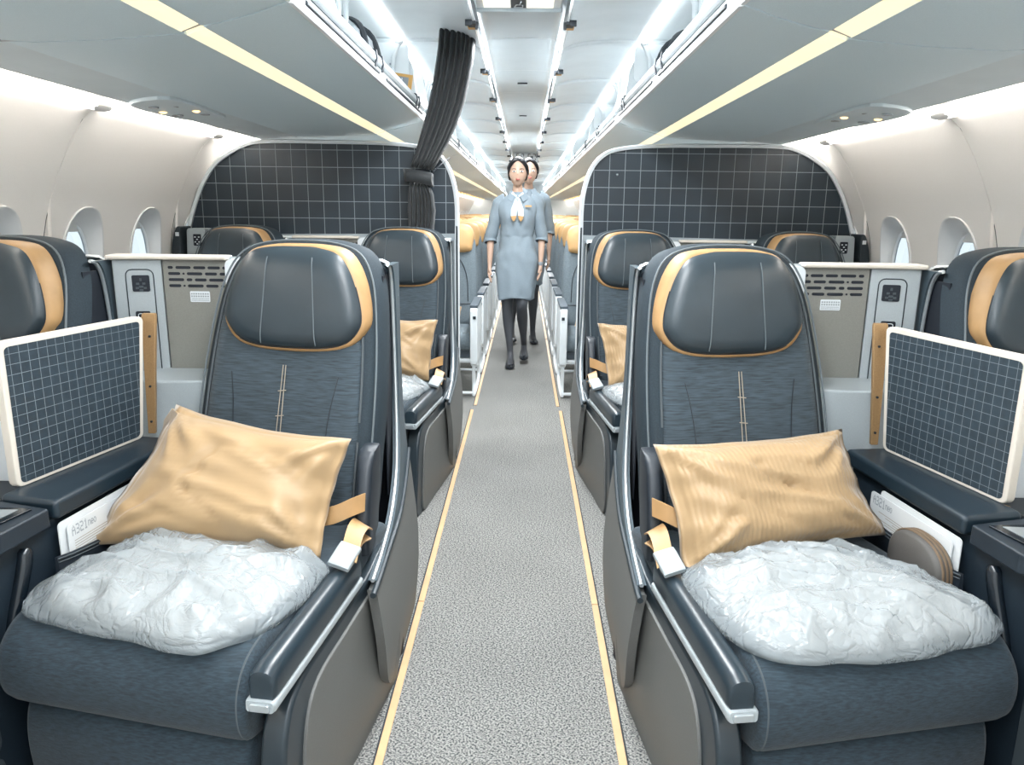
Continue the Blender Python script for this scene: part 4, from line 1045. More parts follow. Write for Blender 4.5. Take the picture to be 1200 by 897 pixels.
# ---------------------------------------------------------------- things in the console pockets
def safety_card(s, label):
    r = empty('safety_card', (s * 0.955, 1.70, 0.53)); tag(r, label, 'card', 'safety cards in the console pockets')
    O = Vector((0.955, 1.70, 0.53))
    # plane along the console face
    p0 = Vector((0.982, 1.515, 0)); d = Vector((-0.054, 0.465, 0)).normalized(); nn = Vector((-d.y, d.x, 0))
    def on(u, z, off): q = p0 + d * u + nn * off; return (q.x - O.x, q.y - O.y, z - O.z)
    for k, (u0, u1, z0, z1, off) in enumerate(((0.0, 0.30, 0.462, 0.602, -0.001), (0.018, 0.33, 0.462, 0.590, 0.006))):
        b = B(); b.loft([[on(u, z, off + t) for u, z in rrect(u0, u1, z0, z1, 0.010, 3)] for t in (0, 0.0025)]); o = b.done('card_sheet', M['card'], r, s)
    # the title printed on the front sheet
    b = B(); o_ = 0.0088
    def text(txt, u, z, px, par=None):
        for ch in txt:
            g = FONT5[ch]
            for ri, row in enumerate(g):
                for ci, c in enumerate(row):
                    if c == '1':
                        a0, a1 = (u + ci * px * 0.62, u + (ci + 1) * px * 0.62); zz = z - ri * px
                        b.loft([[on(a0, zz, o_ + t), on(a1, zz, o_ + t), on(a1, zz - px, o_ + t), on(a0, zz - px, o_ + t)] for t in (0, 0.0003)])
            u += 6.3 * px * 0.62 if ch in 'A321' else 5.6 * px * 0.62
        return u
    # reading direction runs along the card away from the photographer on the left side and toward him on the right
    if s < 0:
        u = text('A321', 0.030, 0.584, 0.0034); text('neo', u, 0.5815, 0.0027)
    else:
        # mirrored side: build in reverse so that it reads correctly
        def textm(txt, u, z, px):
            for ch in txt:
                g = FONT5[ch]
                for ri, row in enumerate(g):
                    for ci, c in enumerate(row):
                        if c == '1':
                            a0, a1 = (u - ci * px * 0.62, u - (ci + 1) * px * 0.62); zz = z - ri * px
                            b.loft([[on(a0, zz, o_ + t), on(a1, zz, o_ + t), on(a1, zz - px, o_ + t), on(a0, zz - px, o_ + t)] for t in (0, 0.0003)])
                u -= 6.3 * px * 0.62 if ch in 'A321' else 5.6 * px * 0.62
            return u
        u = textm('A321', 0.318, 0.584, 0.0034); textm('neo', u, 0.5815, 0.0027)
    b.done('card_title', M['card_grey'], r, s, smooth=False)
    b = B()
    for k in range(7): b.loft([[on(u, z, o_ + t) for u, z in ((0.035, 0.548 - k * 0.006), (0.29 - 0.03 * (k % 3), 0.548 - k * 0.006), (0.29 - 0.03 * (k % 3), 0.5465 - k * 0.006), (0.035, 0.5465 - k * 0.006))] for t in (0, 0.0002)])
    b.done('card_lines', M['thread'], r, s, smooth=False)
    return r
safety_card(-1, 'white printed card standing in the pocket of the left console')
safety_card(1, 'white printed card behind the oval case in the right console pocket')
# oval headphone case
r = empty('headphone_case', (0.945, 1.60, 0.50)); tag(r, 'grey brown oval headphone case standing in the right console pocket', 'case')
d = Vector((-0.116, 0.993, 0)); nn = Vector((-0.993, -0.116, 0))
def hc(u, z, off): return tuple(d * u + nn * off + Vector((0, 0, z)))
ol = [(0.095 * math.copysign(abs(math.cos(t)) ** 0.85, math.cos(t)), 0.075 * math.copysign(abs(math.sin(t)) ** 0.85, math.sin(t))) for t in [2 * math.pi * k / 40 for k in range(40)]]
b = B(); b.loft([[hc(x * f, z * f, o) for x, z in ol] for f, o in ((0.85, -0.022), (0.97, -0.018), (1, -0.006), (1, 0.006), (0.97, 0.018), (0.88, 0.024), (0.5, 0.028), (0.1, 0.029))])
b.done('case_shell', M['case'], r, ang=60)
b = B()
for o in (-0.010, -0.001, 0.009): b.tube([hc(x * 1.005, z * 1.005, o) for x, z in ol + ol[:1]], 0.003, 6)
b.done('case_piping', M['case_rim'], r)
for s, nm in ((-1, 'left'), (1, 'right')):
    # white folder standing behind the screen on the window seat's own console
    r = empty('menu_folder', (s * 1.30, 1.78, 0.60)); tag(r, 'white and gold folder standing behind the %s grid screen' % nm, 'folder', 'folders by the window seats')
    for k, (dx, m) in enumerate(((0.0, M['white']), (0.014, M['white']), (0.026, M['pillow']))):
        B(Matrix.Rotation(R(-8 + 4 * k), 4, 'Y')).box(dx - 0.08, dx + 0.06, -0.003 + 0.02 * k, 0.003 + 0.02 * k, 0.0, 0.15).done('leaf', m, r, s)
    b = B(); b.box(-0.1, 0.12, -0.12, 0.15, -0.05, 0.0); b.done('stand', M['navy'], r, s, bevel=0.004)

# ---------------------------------------------------------------- curtain tied back at the left partition
r = empty('curtain', (-0.50, 4.0, 1.45)); tag(r, 'dark pleated curtain tied back at the left partition edge', 'curtain')
def curtain(path, name):
    """path rows: (x0, z0, x1, z1, depth, y)"""
    b = B(); rows = []; NP = 64
    for (x0, z0, x1, z1, dp, yy) in path:
        row = []
        for k in range(NP + 1):
            t = k / NP
            ph = t * 2 * math.pi * 7 + 1.3 * math.sin(t * 9)
            row.append((lerp(x0, x1, t) + 0.15 * dp * math.cos(ph) + 0.50, yy + 1.35 * dp * math.sin(ph) - 4.0, lerp(z0, z1, t) - 1.45))
        rows.append(row)
    b.loft(rows, False, False, False); return b.done(name, M['curtain'], r, solid=0.004, ang=70)
up = [(-0.405, 2.19, -0.232, 2.105, 0.028, 4.0), (-0.415, 2.08, -0.243, 2.01, 0.028, 4.0), (-0.435, 1.95, -0.262, 1.92, 0.026, 4.0), (-0.465, 1.81, -0.288, 1.81, 0.026, 4.0), (-0.495, 1.70, -0.325, 1.71, 0.024, 4.0), (-0.520, 1.62, -0.368, 1.62, 0.022, 4.0), (-0.545, 1.54, -0.420, 1.53, 0.020, 3.995), (-0.560, 1.50, -0.450, 1.48, 0.014, 3.99)]
curtain(up, 'curtain_cloth')
dn = [(-0.565, 1.42, -0.468, 1.41, 0.014, 3.99), (-0.575, 1.36, -0.448, 1.36, 0.020, 3.995), (-0.580, 1.28, -0.440, 1.28, 0.024, 4.0), (-0.575, 1.15, -0.452, 1.15, 0.026, 4.0), (-0.570, 0.95, -0.455, 0.95, 0.026, 4.0), (-0.565, 0.5, -0.450, 0.5, 0.026, 4.0), (-0.565, 0.1, -0.450, 0.1, 0.026, 4.0)]
curtain(dn, 'curtain_tail')
b = B(); b.loft([[(x + 0.5, y - 4.0, z - 1.45) for x, y, z in ((-0.595 + 0.01 * q, 3.985, 1.485 - 0.065 * q), (-0.58 + 0.01 * q, 3.955, 1.487 - 0.065 * q), (-0.50, 3.945, 1.478 - 0.065 * q), (-0.452, 3.96, 1.468 - 0.065 * q), (-0.445, 4.0, 1.462 - 0.065 * q), (-0.50, 4.035, 1.47 - 0.065 * q), (-0.58, 4.03, 1.48 - 0.065 * q))] for q in (0, 0.5, 1)], True, False, False)
b.done('tie_band', M['curtain'], r, solid=0.006, ang=50)
b = B(); b.tube(smooth_curve([(0.055, -0.01, 0.02), (0.09, 0.03, 0.06), (0.13, 0.10, 0.10)], 4), 0.003, 5); b.done('tie_cord', M['pipe'], r)
b = B(); b.box(-0.12, 0.42, -0.012, 0.012, 0.728, 0.742); b.done('curtain_track', M['bin_white'], r)

# ---------------------------------------------------------------- ceiling signs
r = empty('ceiling_sign', (-0.01, 3.42, 2.150)); tag(r, 'backlit ceiling sign with pictogram at the top edge of the picture', 'sign')
b = B(); b.box(-0.185, 0.185, -0.12, 0.13, -0.008, 0.02); b.done('sign_frame', M['white_gloss'], r, bevel=0.006)
b = B(); b.box(-0.150, -0.035, -0.11, 0.105, -0.012, -0.007); b.done('lit_panel', M['sign_light'], r)
b = B(); b.box(0.035, 0.150, -0.11, 0.105, -0.012, -0.007); b.done('lit_panel', M['sign_light'], r)
b = B(); b.box(-0.032, 0.032, -0.11, 0.105, -0.012, -0.007); c = b.done('pictogram_field', M['drawer'], r)
b = B(); b.tube([(-0.018, 0.09, -0.0135), (0.018, 0.09, -0.0135), (0.018, 0.05, -0.0135), (-0.01, 0.05, -0.0135), (-0.018, 0.09, -0.0135)], 0.003, 5); b.tube([(0.004, 0.05, -0.0135), (0.012, 0.0, -0.0135)], 0.003, 5); b.done('pictogram', M['white'], c)
b = B(); b.box(-0.19, 0.19, 0.13, 0.145, -0.022, 0.0); b.done('sign_edge', M['ceil'], r, bevel=0.005)
r = empty('exit_sign', (0.035, 12.2, 2.10)); tag(r, 'small hanging sign with two square symbols far down the aisle ceiling', 'sign')
b = B(); b.box(-0.19, 0.19, -0.02, 0.02, -0.07, 0.07); b.done('sign_body', M['white_gloss'], r, bevel=0.006)
b = B()
for cx in (-0.09, 0.09):
    for (a, c_, e, f_) in ((-0.06, -0.02, 0.045, 0.055), (0.02, 0.06, 0.045, 0.055), (-0.06, -0.02, -0.055, -0.045), (0.02, 0.06, -0.055, -0.045), (-0.06, -0.05, 0.015, 0.055), (0.05, 0.06, 0.015, 0.055), (-0.06, -0.05, -0.055, -0.015), (0.05, 0.06, -0.055, -0.015), (-0.022, 0.022, -0.02, 0.02)):
        b.box(cx + a, cx + c_, -0.024, -0.019, e, f_)
b.done('symbols', M['frame_dark'], r, smooth=False)

# ---------------------------------------------------------------- bags and placard in the bins
def backpack(s, x, y, label):
    r = empty('backpack', (s * x, y, 1.722)); tag(r, label, 'bag', 'bags in the open bins')
    b = B(); b.loft([[(xx * f, yy * f, z) for xx, yy in rrect(-0.13, 0.13, -0.19, 0.19, 0.06, 4)] for z, f in ((0, 0.88), (0.03, 1), (0.15, 1.0), (0.24, 0.9), (0.285, 0.6), (0.295, 0.3))])
    b.done('bag_body', M['bag'], r, s, ang=60)
    b = B(); b.tube(smooth_curve([(-0.135, -0.16, 0.08), (-0.13, -0.15, 0.20), (-0.09, -0.12, 0.275), (0.0, -0.05, 0.305), (0.05, 0.0, 0.31)], 4), 0.012, 6, flat=0.6)
    b.tube(smooth_curve([(-0.14, 0.10, 0.06), (-0.138, 0.08, 0.18), (-0.10, 0.06, 0.27), (0.0, 0.04, 0.306)], 4), 0.014, 6, flat=0.6)
    b.tube(smooth_curve([(-0.137, -0.15, 0.10), (-0.142, -0.03, 0.12), (-0.138, 0.10, 0.10)], 4), 0.006, 6)
    b.done('bag_strap', M['bag_strap'], r, s)
backpack(-1, 0.73, 3.28, 'grey backpack with dark straps in the open bin on the left')
backpack(1, 0.74, 3.45, 'grey backpack with dark straps in the open bin on the right')
r = empty('bin_placard', (-0.625, 4.172, 1.93)); tag(r, 'orange placard with white aeroplane symbol on the left bin divider', 'placard')
XP = Matrix.Rotation(R(8), 4, 'Y')
b = B(XP); b.box(-0.065, 0.055, -0.004, 0.0, -0.055, 0.045); b.done('placard_board', M['amber'], r)
b = B(XP); b.box(-0.032, 0.035, -0.006, -0.004, -0.035, 0.030); c = b.done('symbol_field', M['card_grey'], r)
b = B(XP); b.tube([(0, -0.007, -0.025), (0, -0.007, 0.024)], 0.004, 5); b.tube([(-0.024, -0.007, -0.008), (0, -0.007, 0.008), (0.024, -0.007, -0.008)], 0.003, 5); b.tube([(-0.010, -0.007, -0.024), (0, -0.007, -0.018), (0.010, -0.007, -0.024)], 0.0025, 5); b.done('aeroplane_symbol', M['white'], c)

# ---------------------------------------------------------------- economy cabin seats
def eco_seat(s, aisle, detail=True):
    r = empty('economy_seat', (0, 0, 0))
    ep = lambda x, z, d: (x, d + (z - 0.45) * 0.12, z)
    ol = closed_curve([(-0.205, 0.44), (-0.222, 0.60), (-0.225, 0.80), (-0.215, 0.98), (-0.195, 1.09), (-0.14, 1.155), (0, 1.17), (0.14, 1.155), (0.195, 1.09), (0.215, 0.98), (0.225, 0.80), (0.222, 0.60), (0.205, 0.44), (0, 0.43)], 3)
    b = B(); b.loft(slab_rings(ol, [(0.02, 0.085), (0, 0.075), (0, 0.02), (0.012, 0.0), (0.05, -0.008), (0.13, -0.002)], (0, 0.8), ep)); bk = b.done('backrest', M['eco_fabric'], r, s, ang=60)
    hl = closed_curve([(-0.165, 0.985), (-0.190, 1.03), (-0.196, 1.10), (-0.165, 1.165), (-0.08, 1.185), (0.08, 1.185), (0.165, 1.165), (0.196, 1.10), (0.190, 1.03), (0.165, 0.985), (0, 0.978)], 3)
    b = B(); b.loft(slab_rings(hl, [(0.0, 0.10), (-0.004, 0.06), (0.0, -0.01), (0.012, -0.035), (0.04, -0.046), (0.08, -0.048)], (0, 1.08), ep)); b.done('headrest', M['eco_gold'], r, s, ang=60)
    b = B()
    b.tube([ep(-0.20, 0.60, -0.006), ep(0.20, 0.60, -0.006)], 0.004, 5); b.tube([ep(x, z, -0.007) for x, z in smooth_curve([(-0.16, 0.62), (-0.15, 0.80), (-0.10, 0.92), (-0.02, 0.95)], 4)], 0.0035, 5)
    b.done('seam', M['pipe'], bk, s)
    cp = rrect(-0.50, -0.01, 0.33, 0.455, (0.05, 0.02, 0.02, 0.045), 3)
    b = B(); b.loft([[(x, -0.26 + (y + 0.26) * f, 0.39 + (z - 0.39) * f) for y, z in cp] for x, f in ((-0.222, 0.8), (-0.216, 0.96), (-0.19, 1), (0.19, 1), (0.216, 0.96), (0.222, 0.8))]); b.done('seat_cushion', M['eco_fabric'], r, s, ang=50)
    B().box(-0.21, 0.21, -0.42, -0.02, 0.27, 0.33).done('seat_pan', M['eco_pad'], r, s, bevel=0.01)
    if aisle:
        b = B(); b.loft([[(-0.265, y, z), (-0.215, y, z), (-0.215, y, zt), (-0.265, y, zt)] for y, z, zt in ((-0.56, 0.28, 0.625), (-0.545, 0.25, 0.64), (-0.30, 0.25, 0.64), (-0.02, 0.34, 0.64))]); ar = b.done('armrest', M['eco_white'], r, s, bevel=0.010)
        b = B(); b.box(-0.268, -0.212, -0.545, -0.03, 0.638, 0.662); b.done('armrest_pad', M['eco_pad'], ar, s, bevel=0.008)
        b = B(); b.box(-0.255, -0.235, -0.566, -0.555, 0.565, 0.585); b.done('button', M['pipe'], ar, s)
        b = B()
        for x in (-0.235, 0.16):
            b.tube(smooth_curve([(x, -0.46, 0.27), (x, -0.47, 0.20), (x, -0.44, 0.10), (x, -0.46, 0.03), (x, -0.42, 0.013), (x, -0.10, 0.013), (x, 0.05, 0.03), (x, 0.06, 0.12), (x, -0.05, 0.27)], 4), 0.013, 7)
        b.tube([(-0.235, -0.46, 0.03), (0.16, -0.46, 0.03)], 0.011, 6); b.tube([(-0.255, -0.40, 0.25), (0.2, -0.40, 0.25)], 0.018, 7); b.ball((-0.240, -0.46, 0.235), (0.028, 0.03, 0.022), 8, 6)
        b.done('leg_frame', M['eco_white'], r, s)
    return r
ORD = ['first', 'second', 'third', 'fourth', 'fifth', 'sixth', 'seventh', 'eighth', 'ninth', 'tenth', 'eleventh', 'twelfth', 'thirteenth', 'fourteenth', 'fifteenth', 'sixteenth', 'seventeenth', 'eighteenth', 'nineteenth', 'twentieth', 'twenty-first', 'twenty-second', 'twenty-third', 'twenty-fourth']
for s, nm in ((-1, 'left'), (1, 'right')):
    pa = pb = None
    for col, (X, cn) in enumerate(((0.545, 'aisle'), (1.00, 'middle'), (1.455, 'window'))):
        for k in range(24):
            y = 5.60 + 0.785 * k
            if (col == 1 and y < 8.6) or (col == 2 and y < 13.8): continue
            if col == 0: o = eco_seat(s, True) if pa is None else copy_tree(pa); pa = pa or o
            else: o = eco_seat(s, False) if pb is None else copy_tree(pb); pb = pb or o
            o.location = (s * X, y, 0)
            tag(o, 'gold-topped grey economy %s seat on the %s, %s row past the partition' % (cn, nm, ORD[k]), 'seat', 'economy seats with gold headrests')
pillow('small_pillow', [(-0.68, 5.50, 0.60), (-0.42, 5.50, 0.59), (-0.43, 5.38, 0.47), (-0.68, 5.38, 0.47)], M['pillow'], 'small gold pillow on the nearest economy seat left of the aisle', 'small pillows on the economy seats', thick=0.04, seed=2.2, nrm=F_)
pillow('small_pillow', [(0.42, 5.50, 0.60), (0.68, 5.50, 0.60), (0.68, 5.38, 0.47), (0.40, 5.38, 0.47)], M['pillow'], 'small gold pillow on the nearest economy seat right of the aisle', 'small pillows on the economy seats', thick=0.04, seed=3.6, nrm=F_)

# ---------------------------------------------------------------- cabin attendants
def skin_mesh(name, chains, m, parent, levels=2):
    """chains: list of [(pos, radius), ...]; the first joint of each chain after the first is joined to the nearest existing one"""
    bm = bmesh.new(); lay = bm.verts.layers.skin.verify(); allv = []
    def near(p): return min(allv, key=lambda v: (v.co - Vector(p)).length)
    for ci, ch in enumerate(chains):
        prev = None
        for i, (p, rr) in enumerate(ch):
            if ci > 0 and i == 0:
                prev = near(p); continue
            v = bm.verts.new(p); q = v[lay]; q.radius = (rr, rr) if not isinstance(rr, tuple) else rr
            if ci == 0 and i == 0: q.use_root = True
            if prev is not None: bm.edges.new((prev, v))
            prev = v; allv.append(v)
    me = bpy.data.meshes.new(name + '_skeleton'); bm.to_mesh(me); bm.free()
    o = bpy.data.objects.new(name, me); C.objects.link(o)
    sk = o.modifiers.new('skin', 'SKIN'); sk.use_smooth_shade = True; sk.branch_smoothing = 0.4
    sb = o.modifiers.new('sub', 'SUBSURF'); sb.levels = levels; sb.render_levels = levels
    dg = bpy.context.evaluated_depsgraph_get(); dg.update()
    me2 = bpy.data.meshes.new_from_object(o.evaluated_get(dg)); me2.name = name
    o.modifiers.clear(); o.data = me2; bpy.data.meshes.remove(me)
    for p in me2.polygons: p.use_smooth = True
    me2.materials.clear()
    for mm in m: me2.materials.append(mm)
    o.parent = parent
    return o
def attendant(loc, label, feet, knees, hands, turn=0.0, watch=False, scarf=True, scale=1.0):
    r = empty('person', loc, R(turn)); r.scale = (scale,) * 3
    tag(r, label, 'person', 'cabin attendants in the aisle')
    # --- body
    spine = [((0, 0, 0.86), 0.105), ((0, 0.005, 0.97), 0.088), ((0, 0.0, 1.09), 0.078), ((0, -0.005, 1.21), 0.092), ((0, 0.005, 1.33), 0.085), ((0, 0.012, 1.405), 0.046), ((0, 0.002, 1.465), 0.040), ((0, -0.002, 1.52), 0.045)]
    ch = [spine]
    for k, sx in enumerate((-1, 1)):
        hx, hy, hz = hands[k]
        sh = (sx * 0.150, 0.008, 1.350); el = (lerp(sh[0], hx, 0.45) + sx * 0.035, lerp(sh[1], hy, 0.4) + 0.04, lerp(sh[2], hz, 0.50)); wr = (lerp(el[0], hx, 0.86), lerp(el[1], hy, 0.86), lerp(el[2], hz, 0.86))
        ch.append([((0, 0.005, 1.33), 0), ((sx * 0.09, 0.008, 1.355), 0.050), (sh, 0.046), (tuple(lerp(a, c, 0.5) for a, c in zip(sh, el)), 0.038), (el, 0.032), (tuple(lerp(a, c, 0.4) for a, c in zip(el, wr)), 0.030), (wr, 0.019), ((hx, hy, hz), (0.030, 0.017))])
        pal = Vector((hx, hy, hz)); dn = (pal - Vector(wr)).normalized()
        for q, (off, ln) in enumerate(((-0.026, 0.058), (-0.009, 0.070), (0.009, 0.066), (0.024, 0.050))):
            b0 = pal + dn * 0.030 + Vector((0, off, 0)); p1 = b0 + dn * ln * 0.5 + Vector((-sx * 0.006, 0, 0)); p2 = b0 + dn * ln + Vector((-sx * 0.022, 0, 0))
            ch.append([(tuple(pal), 0), (tuple(b0), 0.0095), (tuple(p1), 0.0085), (tuple(p2), 0.0068)])
        ch.append([(tuple(pal), 0), (tuple(pal + Vector((-sx * 0.008, -0.032, -0.004))), 0.010), (tuple(pal + Vector((-sx * 0.016, -0.046, -0.034))), 0.0085)])
    for k, sx in enumerate((-1, 1)):
        kn = knees[k]; ft = feet[k]; hip = (sx * 0.078, 0.0, 0.82)
        ank = (ft[0], ft[1] + 0.02, ft[2] + 0.105)
        toe = (ft[0], ft[1] - 0.13, ft[2] + 0.022)
        ch.append([((0, 0, 0.86), 0), (hip, 0.088), (tuple(lerp(a, c, 0.55) for a, c in zip(hip, kn)), 0.068), (kn, 0.050), (tuple(lerp(a, c, 0.33) + (0.018 if i == 1 else 0) for i, (a, c) in enumerate(zip(kn, ank))), 0.050), (tuple(lerp(a, c, 0.75) for a, c in zip(kn, ank)), 0.031), (ank, 0.028), ((ft[0], ft[1] - 0.04, ft[2] + 0.045), 0.030), (toe, 0.024)])
    body = skin_mesh('body', ch, [M['skin'], M['tights']], r)
    for p in body.data.polygons:
        c = p.center
        if c.z < 0.86 and abs(c.x) < 0.165 and not any((c - Vector(h)).length < 0.16 for h in hands): p.material_index = 1
    # --- head
    b = B(); rings = []; n = 28
    for j in range(1, 22):
        a = math.pi * j / 22; z = math.cos(a)
        ring = []
        for k in range(n):
            t = 2 * math.pi * k / n; cx, cy = math.cos(t), math.sin(t)
            wx_ = 0.074 * math.sin(a) ** 0.85; wy = 0.092 * math.sin(a) ** 0.85
            if z < 0: wx_ *= 1 - 0.34 * (-z) ** 1.6; wy *= 1 - 0.12 * (-z) ** 1.4
            x, y = wx_ * cx, wy * cy; zz = 0.112 * z
            if cy < -0.3:
                fr = (-cy - 0.3) / 0.7
                y += 0.006 * fr * (1 if abs(z) < 0.5 else 0)
                nz_ = math.exp(-((zz + 0.022) / 0.020) ** 2) * math.exp(-(x / 0.012) ** 2) * 0.020 + math.exp(-((zz - 0.003) / 0.018) ** 2) * math.exp(-(x / 0.009) ** 2) * 0.009
                y -= nz_
                y += math.exp(-((zz - 0.006) / 0.012) ** 2) * math.exp(-((abs(x) - 0.032) / 0.014) ** 2) * 0.007
                y -= math.exp(-((zz + 0.055) / 0.010) ** 2) * math.exp(-(x / 0.022) ** 2) * 0.005
                y -= math.exp(-((zz + 0.095) / 0.016) ** 2) * math.exp(-(x / 0.02) ** 2) * 0.007
            ring.append((x, y - 0.012 - 0.014 * max(0, -z), zz + 1.588))
        rings.append(ring)
    b.loft(rings)
    for sx in (-1, 1): b.ball((sx * 0.075, 0.0, 1.583), (0.010, 0.016, 0.028), 8, 7)
    hd = b.done('head', M['skin'], r, ang=80)
    for sx in (-1, 1):
        e = B().ball((sx * 0.031, -0.092, 1.594), (0.0135, 0.006, 0.0062), 10, 7).done('eye', M['eye'], hd)
        B().ball((sx * 0.031, -0.0965, 1.594), (0.0056, 0.0032, 0.0056), 8, 6).done('iris', M['shoe'], hd)
        B().tube(smooth_curve([(sx * 0.014, -0.101, 1.612), (sx * 0.032, -0.101, 1.6165), (sx * 0.050, -0.090, 1.611)], 3), [0.0022] * 6 + [0.0012], 5).done('eyebrow', M['hair'], hd)
    b = B(); b.ball((0, -0.1065, 1.5355), (0.019, 0.005, 0.0042), 10, 6); b.ball((0, -0.1065, 1.530), (0.016, 0.005, 0.0045), 10, 6); b.done('lips', M['lips'], hd)
    # --- hair: cap swept back with a bun
    b = B(); rings = []
    for j in range(0, 15):
        a = 0.02 + (math.pi * 0.68) * j / 14; ring = []
        for k in range(32):
            t = 2 * math.pi * k / 32; cx, cy = math.cos(t), math.sin(t)
            fr = max(0, -cy); lim = 1 - 0.62 * fr ** 1.2 * 1.0
            aa = a * lim
            f = 1.0 + 0.03 * math.sin(t * 13)
            ring.append((0.083 * math.sin(aa) * cx * f, 0.100 * math.sin(aa) * cy * f - 0.004, 1.594 + 0.118 * math.cos(aa)))
        rings.append(ring)
    b.loft(rings, True, True, False); b.ball((0, 0.105, 1.60), (0.045, 0.038, 0.045), 12, 9)
    b.tube(smooth_curve([(0.0, -0.070, 1.690), (0.045, -0.074, 1.672), (0.074, -0.050, 1.625), (0.083, -0.015, 1.575)], 4), [0.012] * 9 + [0.010, 0.009, 0.007, 0.004], 7)
    b.tube(smooth_curve([(0.0, -0.070, 1.690), (-0.045, -0.074, 1.672), (-0.072, -0.052, 1.63), (-0.078, -0.02, 1.60)], 4), [0.012] * 9 + [0.010, 0.009, 0.007, 0.004], 7)
    b.done('hair', M['hair'], r, solid=0.004, ang=70)
    # --- dress
    rows = [(0.575, 0.150, 0.118), (0.60, 0.152, 0.120), (0.65, 0.157, 0.121), (0.70, 0.162, 0.122), (0.75, 0.170, 0.124), (0.80, 0.176, 0.126), (0.84, 0.178, 0.127), (0.88, 0.177, 0.127), (0.92, 0.169, 0.123), (0.96, 0.158, 0.118), (1.00, 0.147, 0.110), (1.04, 0.138, 0.102), (1.075, 0.132, 0.098), (1.085, 0.129, 0.096), (1.095, 0.132, 0.098), (1.14, 0.137, 0.102), (1.18, 0.142, 0.106), (1.25, 0.158, 0.116), (1.31, 0.168, 0.108), (1.355, 0.165, 0.090), (1.385, 0.135, 0.076), (1.405, 0.090, 0.064), (1.425, 0.060, 0.055), (1.435, 0.056, 0.054)]
    kx = (knees[0][0] + knees[1][0]) / 2; ky = min(knees[0][1], knees[1][1])
    b = B(); rings = []; nn_ = 48
    for z, a, d in rows:
        ring = []; low = max(0, (0.88 - z) / 0.3)
        for k in range(nn_):
            t = 2 * math.pi * k / nn_; cx, cy = math.cos(t), math.sin(t)
            x, y = a * math.copysign(abs(cx) ** 0.85, cx), d * math.copysign(abs(cy) ** 0.9, cy)
            fold = 0.010 * low * math.sin(t * 7 + 1) + 0.016 * noise.noise(Vector((x * 11, y * 11 + loc[0], z * 20 + x * 9))) + 0.009 * noise.noise(Vector((x * 24, y * 10, z * 38)))
            x += cx * fold + kx * low * 0.35; y += cy * fold + (min(0, ky) * 0.35 * low if cy < 0 else 0)
            if 1.2 < z < 1.3 and cy < 0: y -= 0.016 * math.exp(-((abs(x) - 0.07) / 0.045) ** 2)
            if z < 0.59: z_ = z + 0.012 * math.sin(t * 3)
            else: z_ = z
            ring.append((x, y, z_))
        rings.append(ring)
    b.loft(rings, True, False, False)
    for k, sx in enumerate((-1, 1)):
        hx, hy, hz = hands[k]
        sh = Vector((sx * 0.150, 0.008, 1.345)); el = Vector((lerp(sh[0], hx, 0.45) + sx * 0.035, lerp(sh[1], hy, 0.4) + 0.04, lerp(sh[2], hz, 0.50))); en = el + (Vector(hands[k]) - el) * 0.16
        pts = smooth_curve([tuple(Vector((sx * 0.10, 0.008, 1.368))), tuple(sh), tuple(sh.lerp(el, 0.5)), tuple(el), tuple(en)], 4)
        rr = [lerp(0.056, 0.047, i / (len(pts) - 1)) + 0.004 * math.sin(i * 1.9) for i in range(len(pts))]; rr[-1] = rr[-2] = rr[-3] = 0.052
        b.tube(pts, rr, 16, False)
    dr = b.done('dress', M['dress'], r, solid=0.004, ang=70, sub=1)
    b = B()
    for sx in (-1, 1): b.loft([[(sx * 0.012, -0.068, 1.418), (sx * 0.052, -0.030, 1.448), (sx * 0.085, -0.060, 1.385), (sx * 0.045, -0.098, 1.355)], [(sx * 0.012, -0.076, 1.420), (sx * 0.055, -0.036, 1.452), (sx * 0.090, -0.068, 1.387), (sx * 0.046, -0.106, 1.356)]])
    b.done('collar', M['dress'], dr, bevel=0.002)
    # waist seam
    # --- scarf with gold ends, badge
    if scarf:
        b = B()
        for sx in (-1, 1):
            b.loft([[(sx * 0.004, -0.108, 1.385), (sx * 0.018, -0.104, 1.385), (sx * 0.018, -0.112, 1.380), (sx * 0.004, -0.116, 1.380)], [(sx * -0.004, -0.124, 1.32), (sx * 0.050, -0.118, 1.30), (sx * 0.050, -0.130, 1.30), (sx * 0.0, -0.136, 1.32)], [(sx * 0.006, -0.136, 1.25), (sx * 0.052, -0.130, 1.245), (sx * 0.052, -0.138, 1.245), (sx * 0.006, -0.144, 1.25)]])
            b.tube([(sx * 0.006, -0.080, 1.395), (sx * 0.045, -0.055, 1.425)], [0.010, 0.014], 6)
        b.ball((0, -0.108, 1.382), (0.016, 0.014, 0.014), 10, 7); scf = b.done('scarf', M['scarf'], r, ang=60)
        b = B()
        for sx in (-1, 1): b.loft([[(sx * 0.006, -0.136, 1.25), (sx * 0.052, -0.130, 1.245), (sx * 0.052, -0.138, 1.245), (sx * 0.006, -0.144, 1.25)], [(sx * 0.012, -0.136, 1.225), (sx * 0.044, -0.134, 1.222), (sx * 0.044, -0.140, 1.222), (sx * 0.012, -0.142, 1.225)], [(sx * 0.026, -0.134, 1.205), (sx * 0.032, -0.134, 1.205), (sx * 0.032, -0.138, 1.205), (sx * 0.026, -0.138, 1.205)]])
        b.done('scarf_tip', M['eco_gold'], scf)
        b = B(); b.box(0.062, 0.115, -0.128, -0.122, 1.318, 1.332); b.done('name_badge', M['eco_gold'], dr)
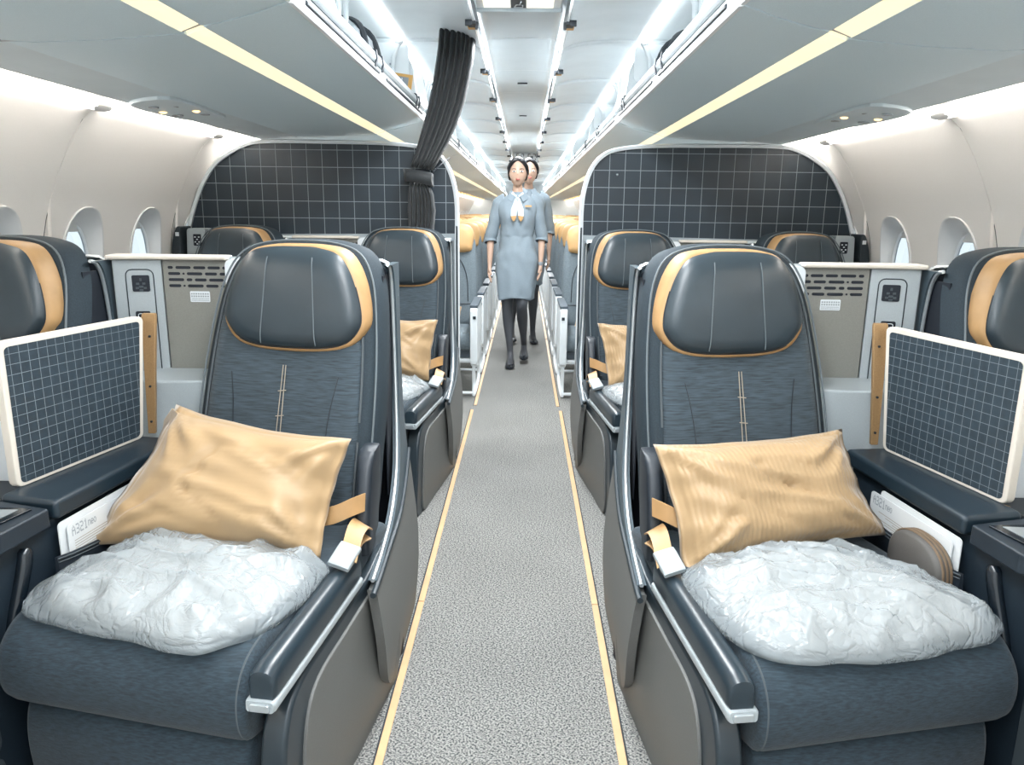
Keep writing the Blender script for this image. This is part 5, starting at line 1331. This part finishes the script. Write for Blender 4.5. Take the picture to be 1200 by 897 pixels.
    # --- shoes
    for k in (0, 1):
        ft = feet[k]; b = B(); rings = []
        for dy, wdt, zb, zt in ((0.055, 0.020, 0.03, 0.060), (0.045, 0.032, 0.025, 0.065), (0.0, 0.035, 0.020, 0.055), (-0.06, 0.038, 0.008, 0.042), (-0.11, 0.041, 0.0, 0.042), (-0.150, 0.036, 0.0, 0.036), (-0.175, 0.018, 0.004, 0.024)):
            rings.append([(ft[0] + wdt * math.cos(2 * math.pi * q / 14), ft[1] + dy, ft[2] + (zb + zt) / 2 + (zt - zb) / 2 * math.sin(2 * math.pi * q / 14)) for q in range(14)])
        b.loft(rings); b.tube([(ft[0], ft[1] + 0.035, ft[2] + 0.035), (ft[0], ft[1] + 0.040, ft[2])], [0.020, 0.015], 8)
        b.done('shoe', M['shoe'], r, ang=60)
    if watch:
        hx, hy, hz = hands[1]; sh = Vector((0.150, 0.008, 1.350)); el = Vector((lerp(sh[0], hx, 0.45) + 0.035, lerp(sh[1], hy, 0.4) + 0.04, lerp(sh[2], hz, 0.50))); wr = el.lerp(Vector(hands[1]), 0.84); dn = (Vector(hands[1]) - el).normalized()
        b = B(); b.tube([wr - dn * 0.010, wr + dn * 0.010], 0.026, 12); b.disc((wr.x, wr.y - 0.030, wr.z), 0.015, 12, 'y', 0.008); b.done('wristwatch', M['steel'], r)
    return r
attendant((-0.030, 6.30, 0.0), 'woman in short blue-grey uniform dress and pale scarf walking toward the camera',
          feet=[(-0.045, -0.06, 0.0), (0.070, 0.17, 0.035)], knees=[(-0.075, -0.03, 0.49), (0.045, -0.10, 0.52)],
          hands=[(-0.225, -0.05, 0.80), (0.195, -0.04, 0.82)], watch=True, scale=0.998)
attendant((0.062, 7.35, 0.0), 'second woman in the same uniform, almost hidden close behind the first',
          feet=[(-0.13, 0.12, 0.02), (0.075, 0.10, 0.0)], knees=[(-0.12, 0.0, 0.50), (0.06, -0.02, 0.50)],
          hands=[(-0.17, 0.0, 0.80), (0.20, 0.0, 0.80)], turn=6, scarf=False, scale=1.035)
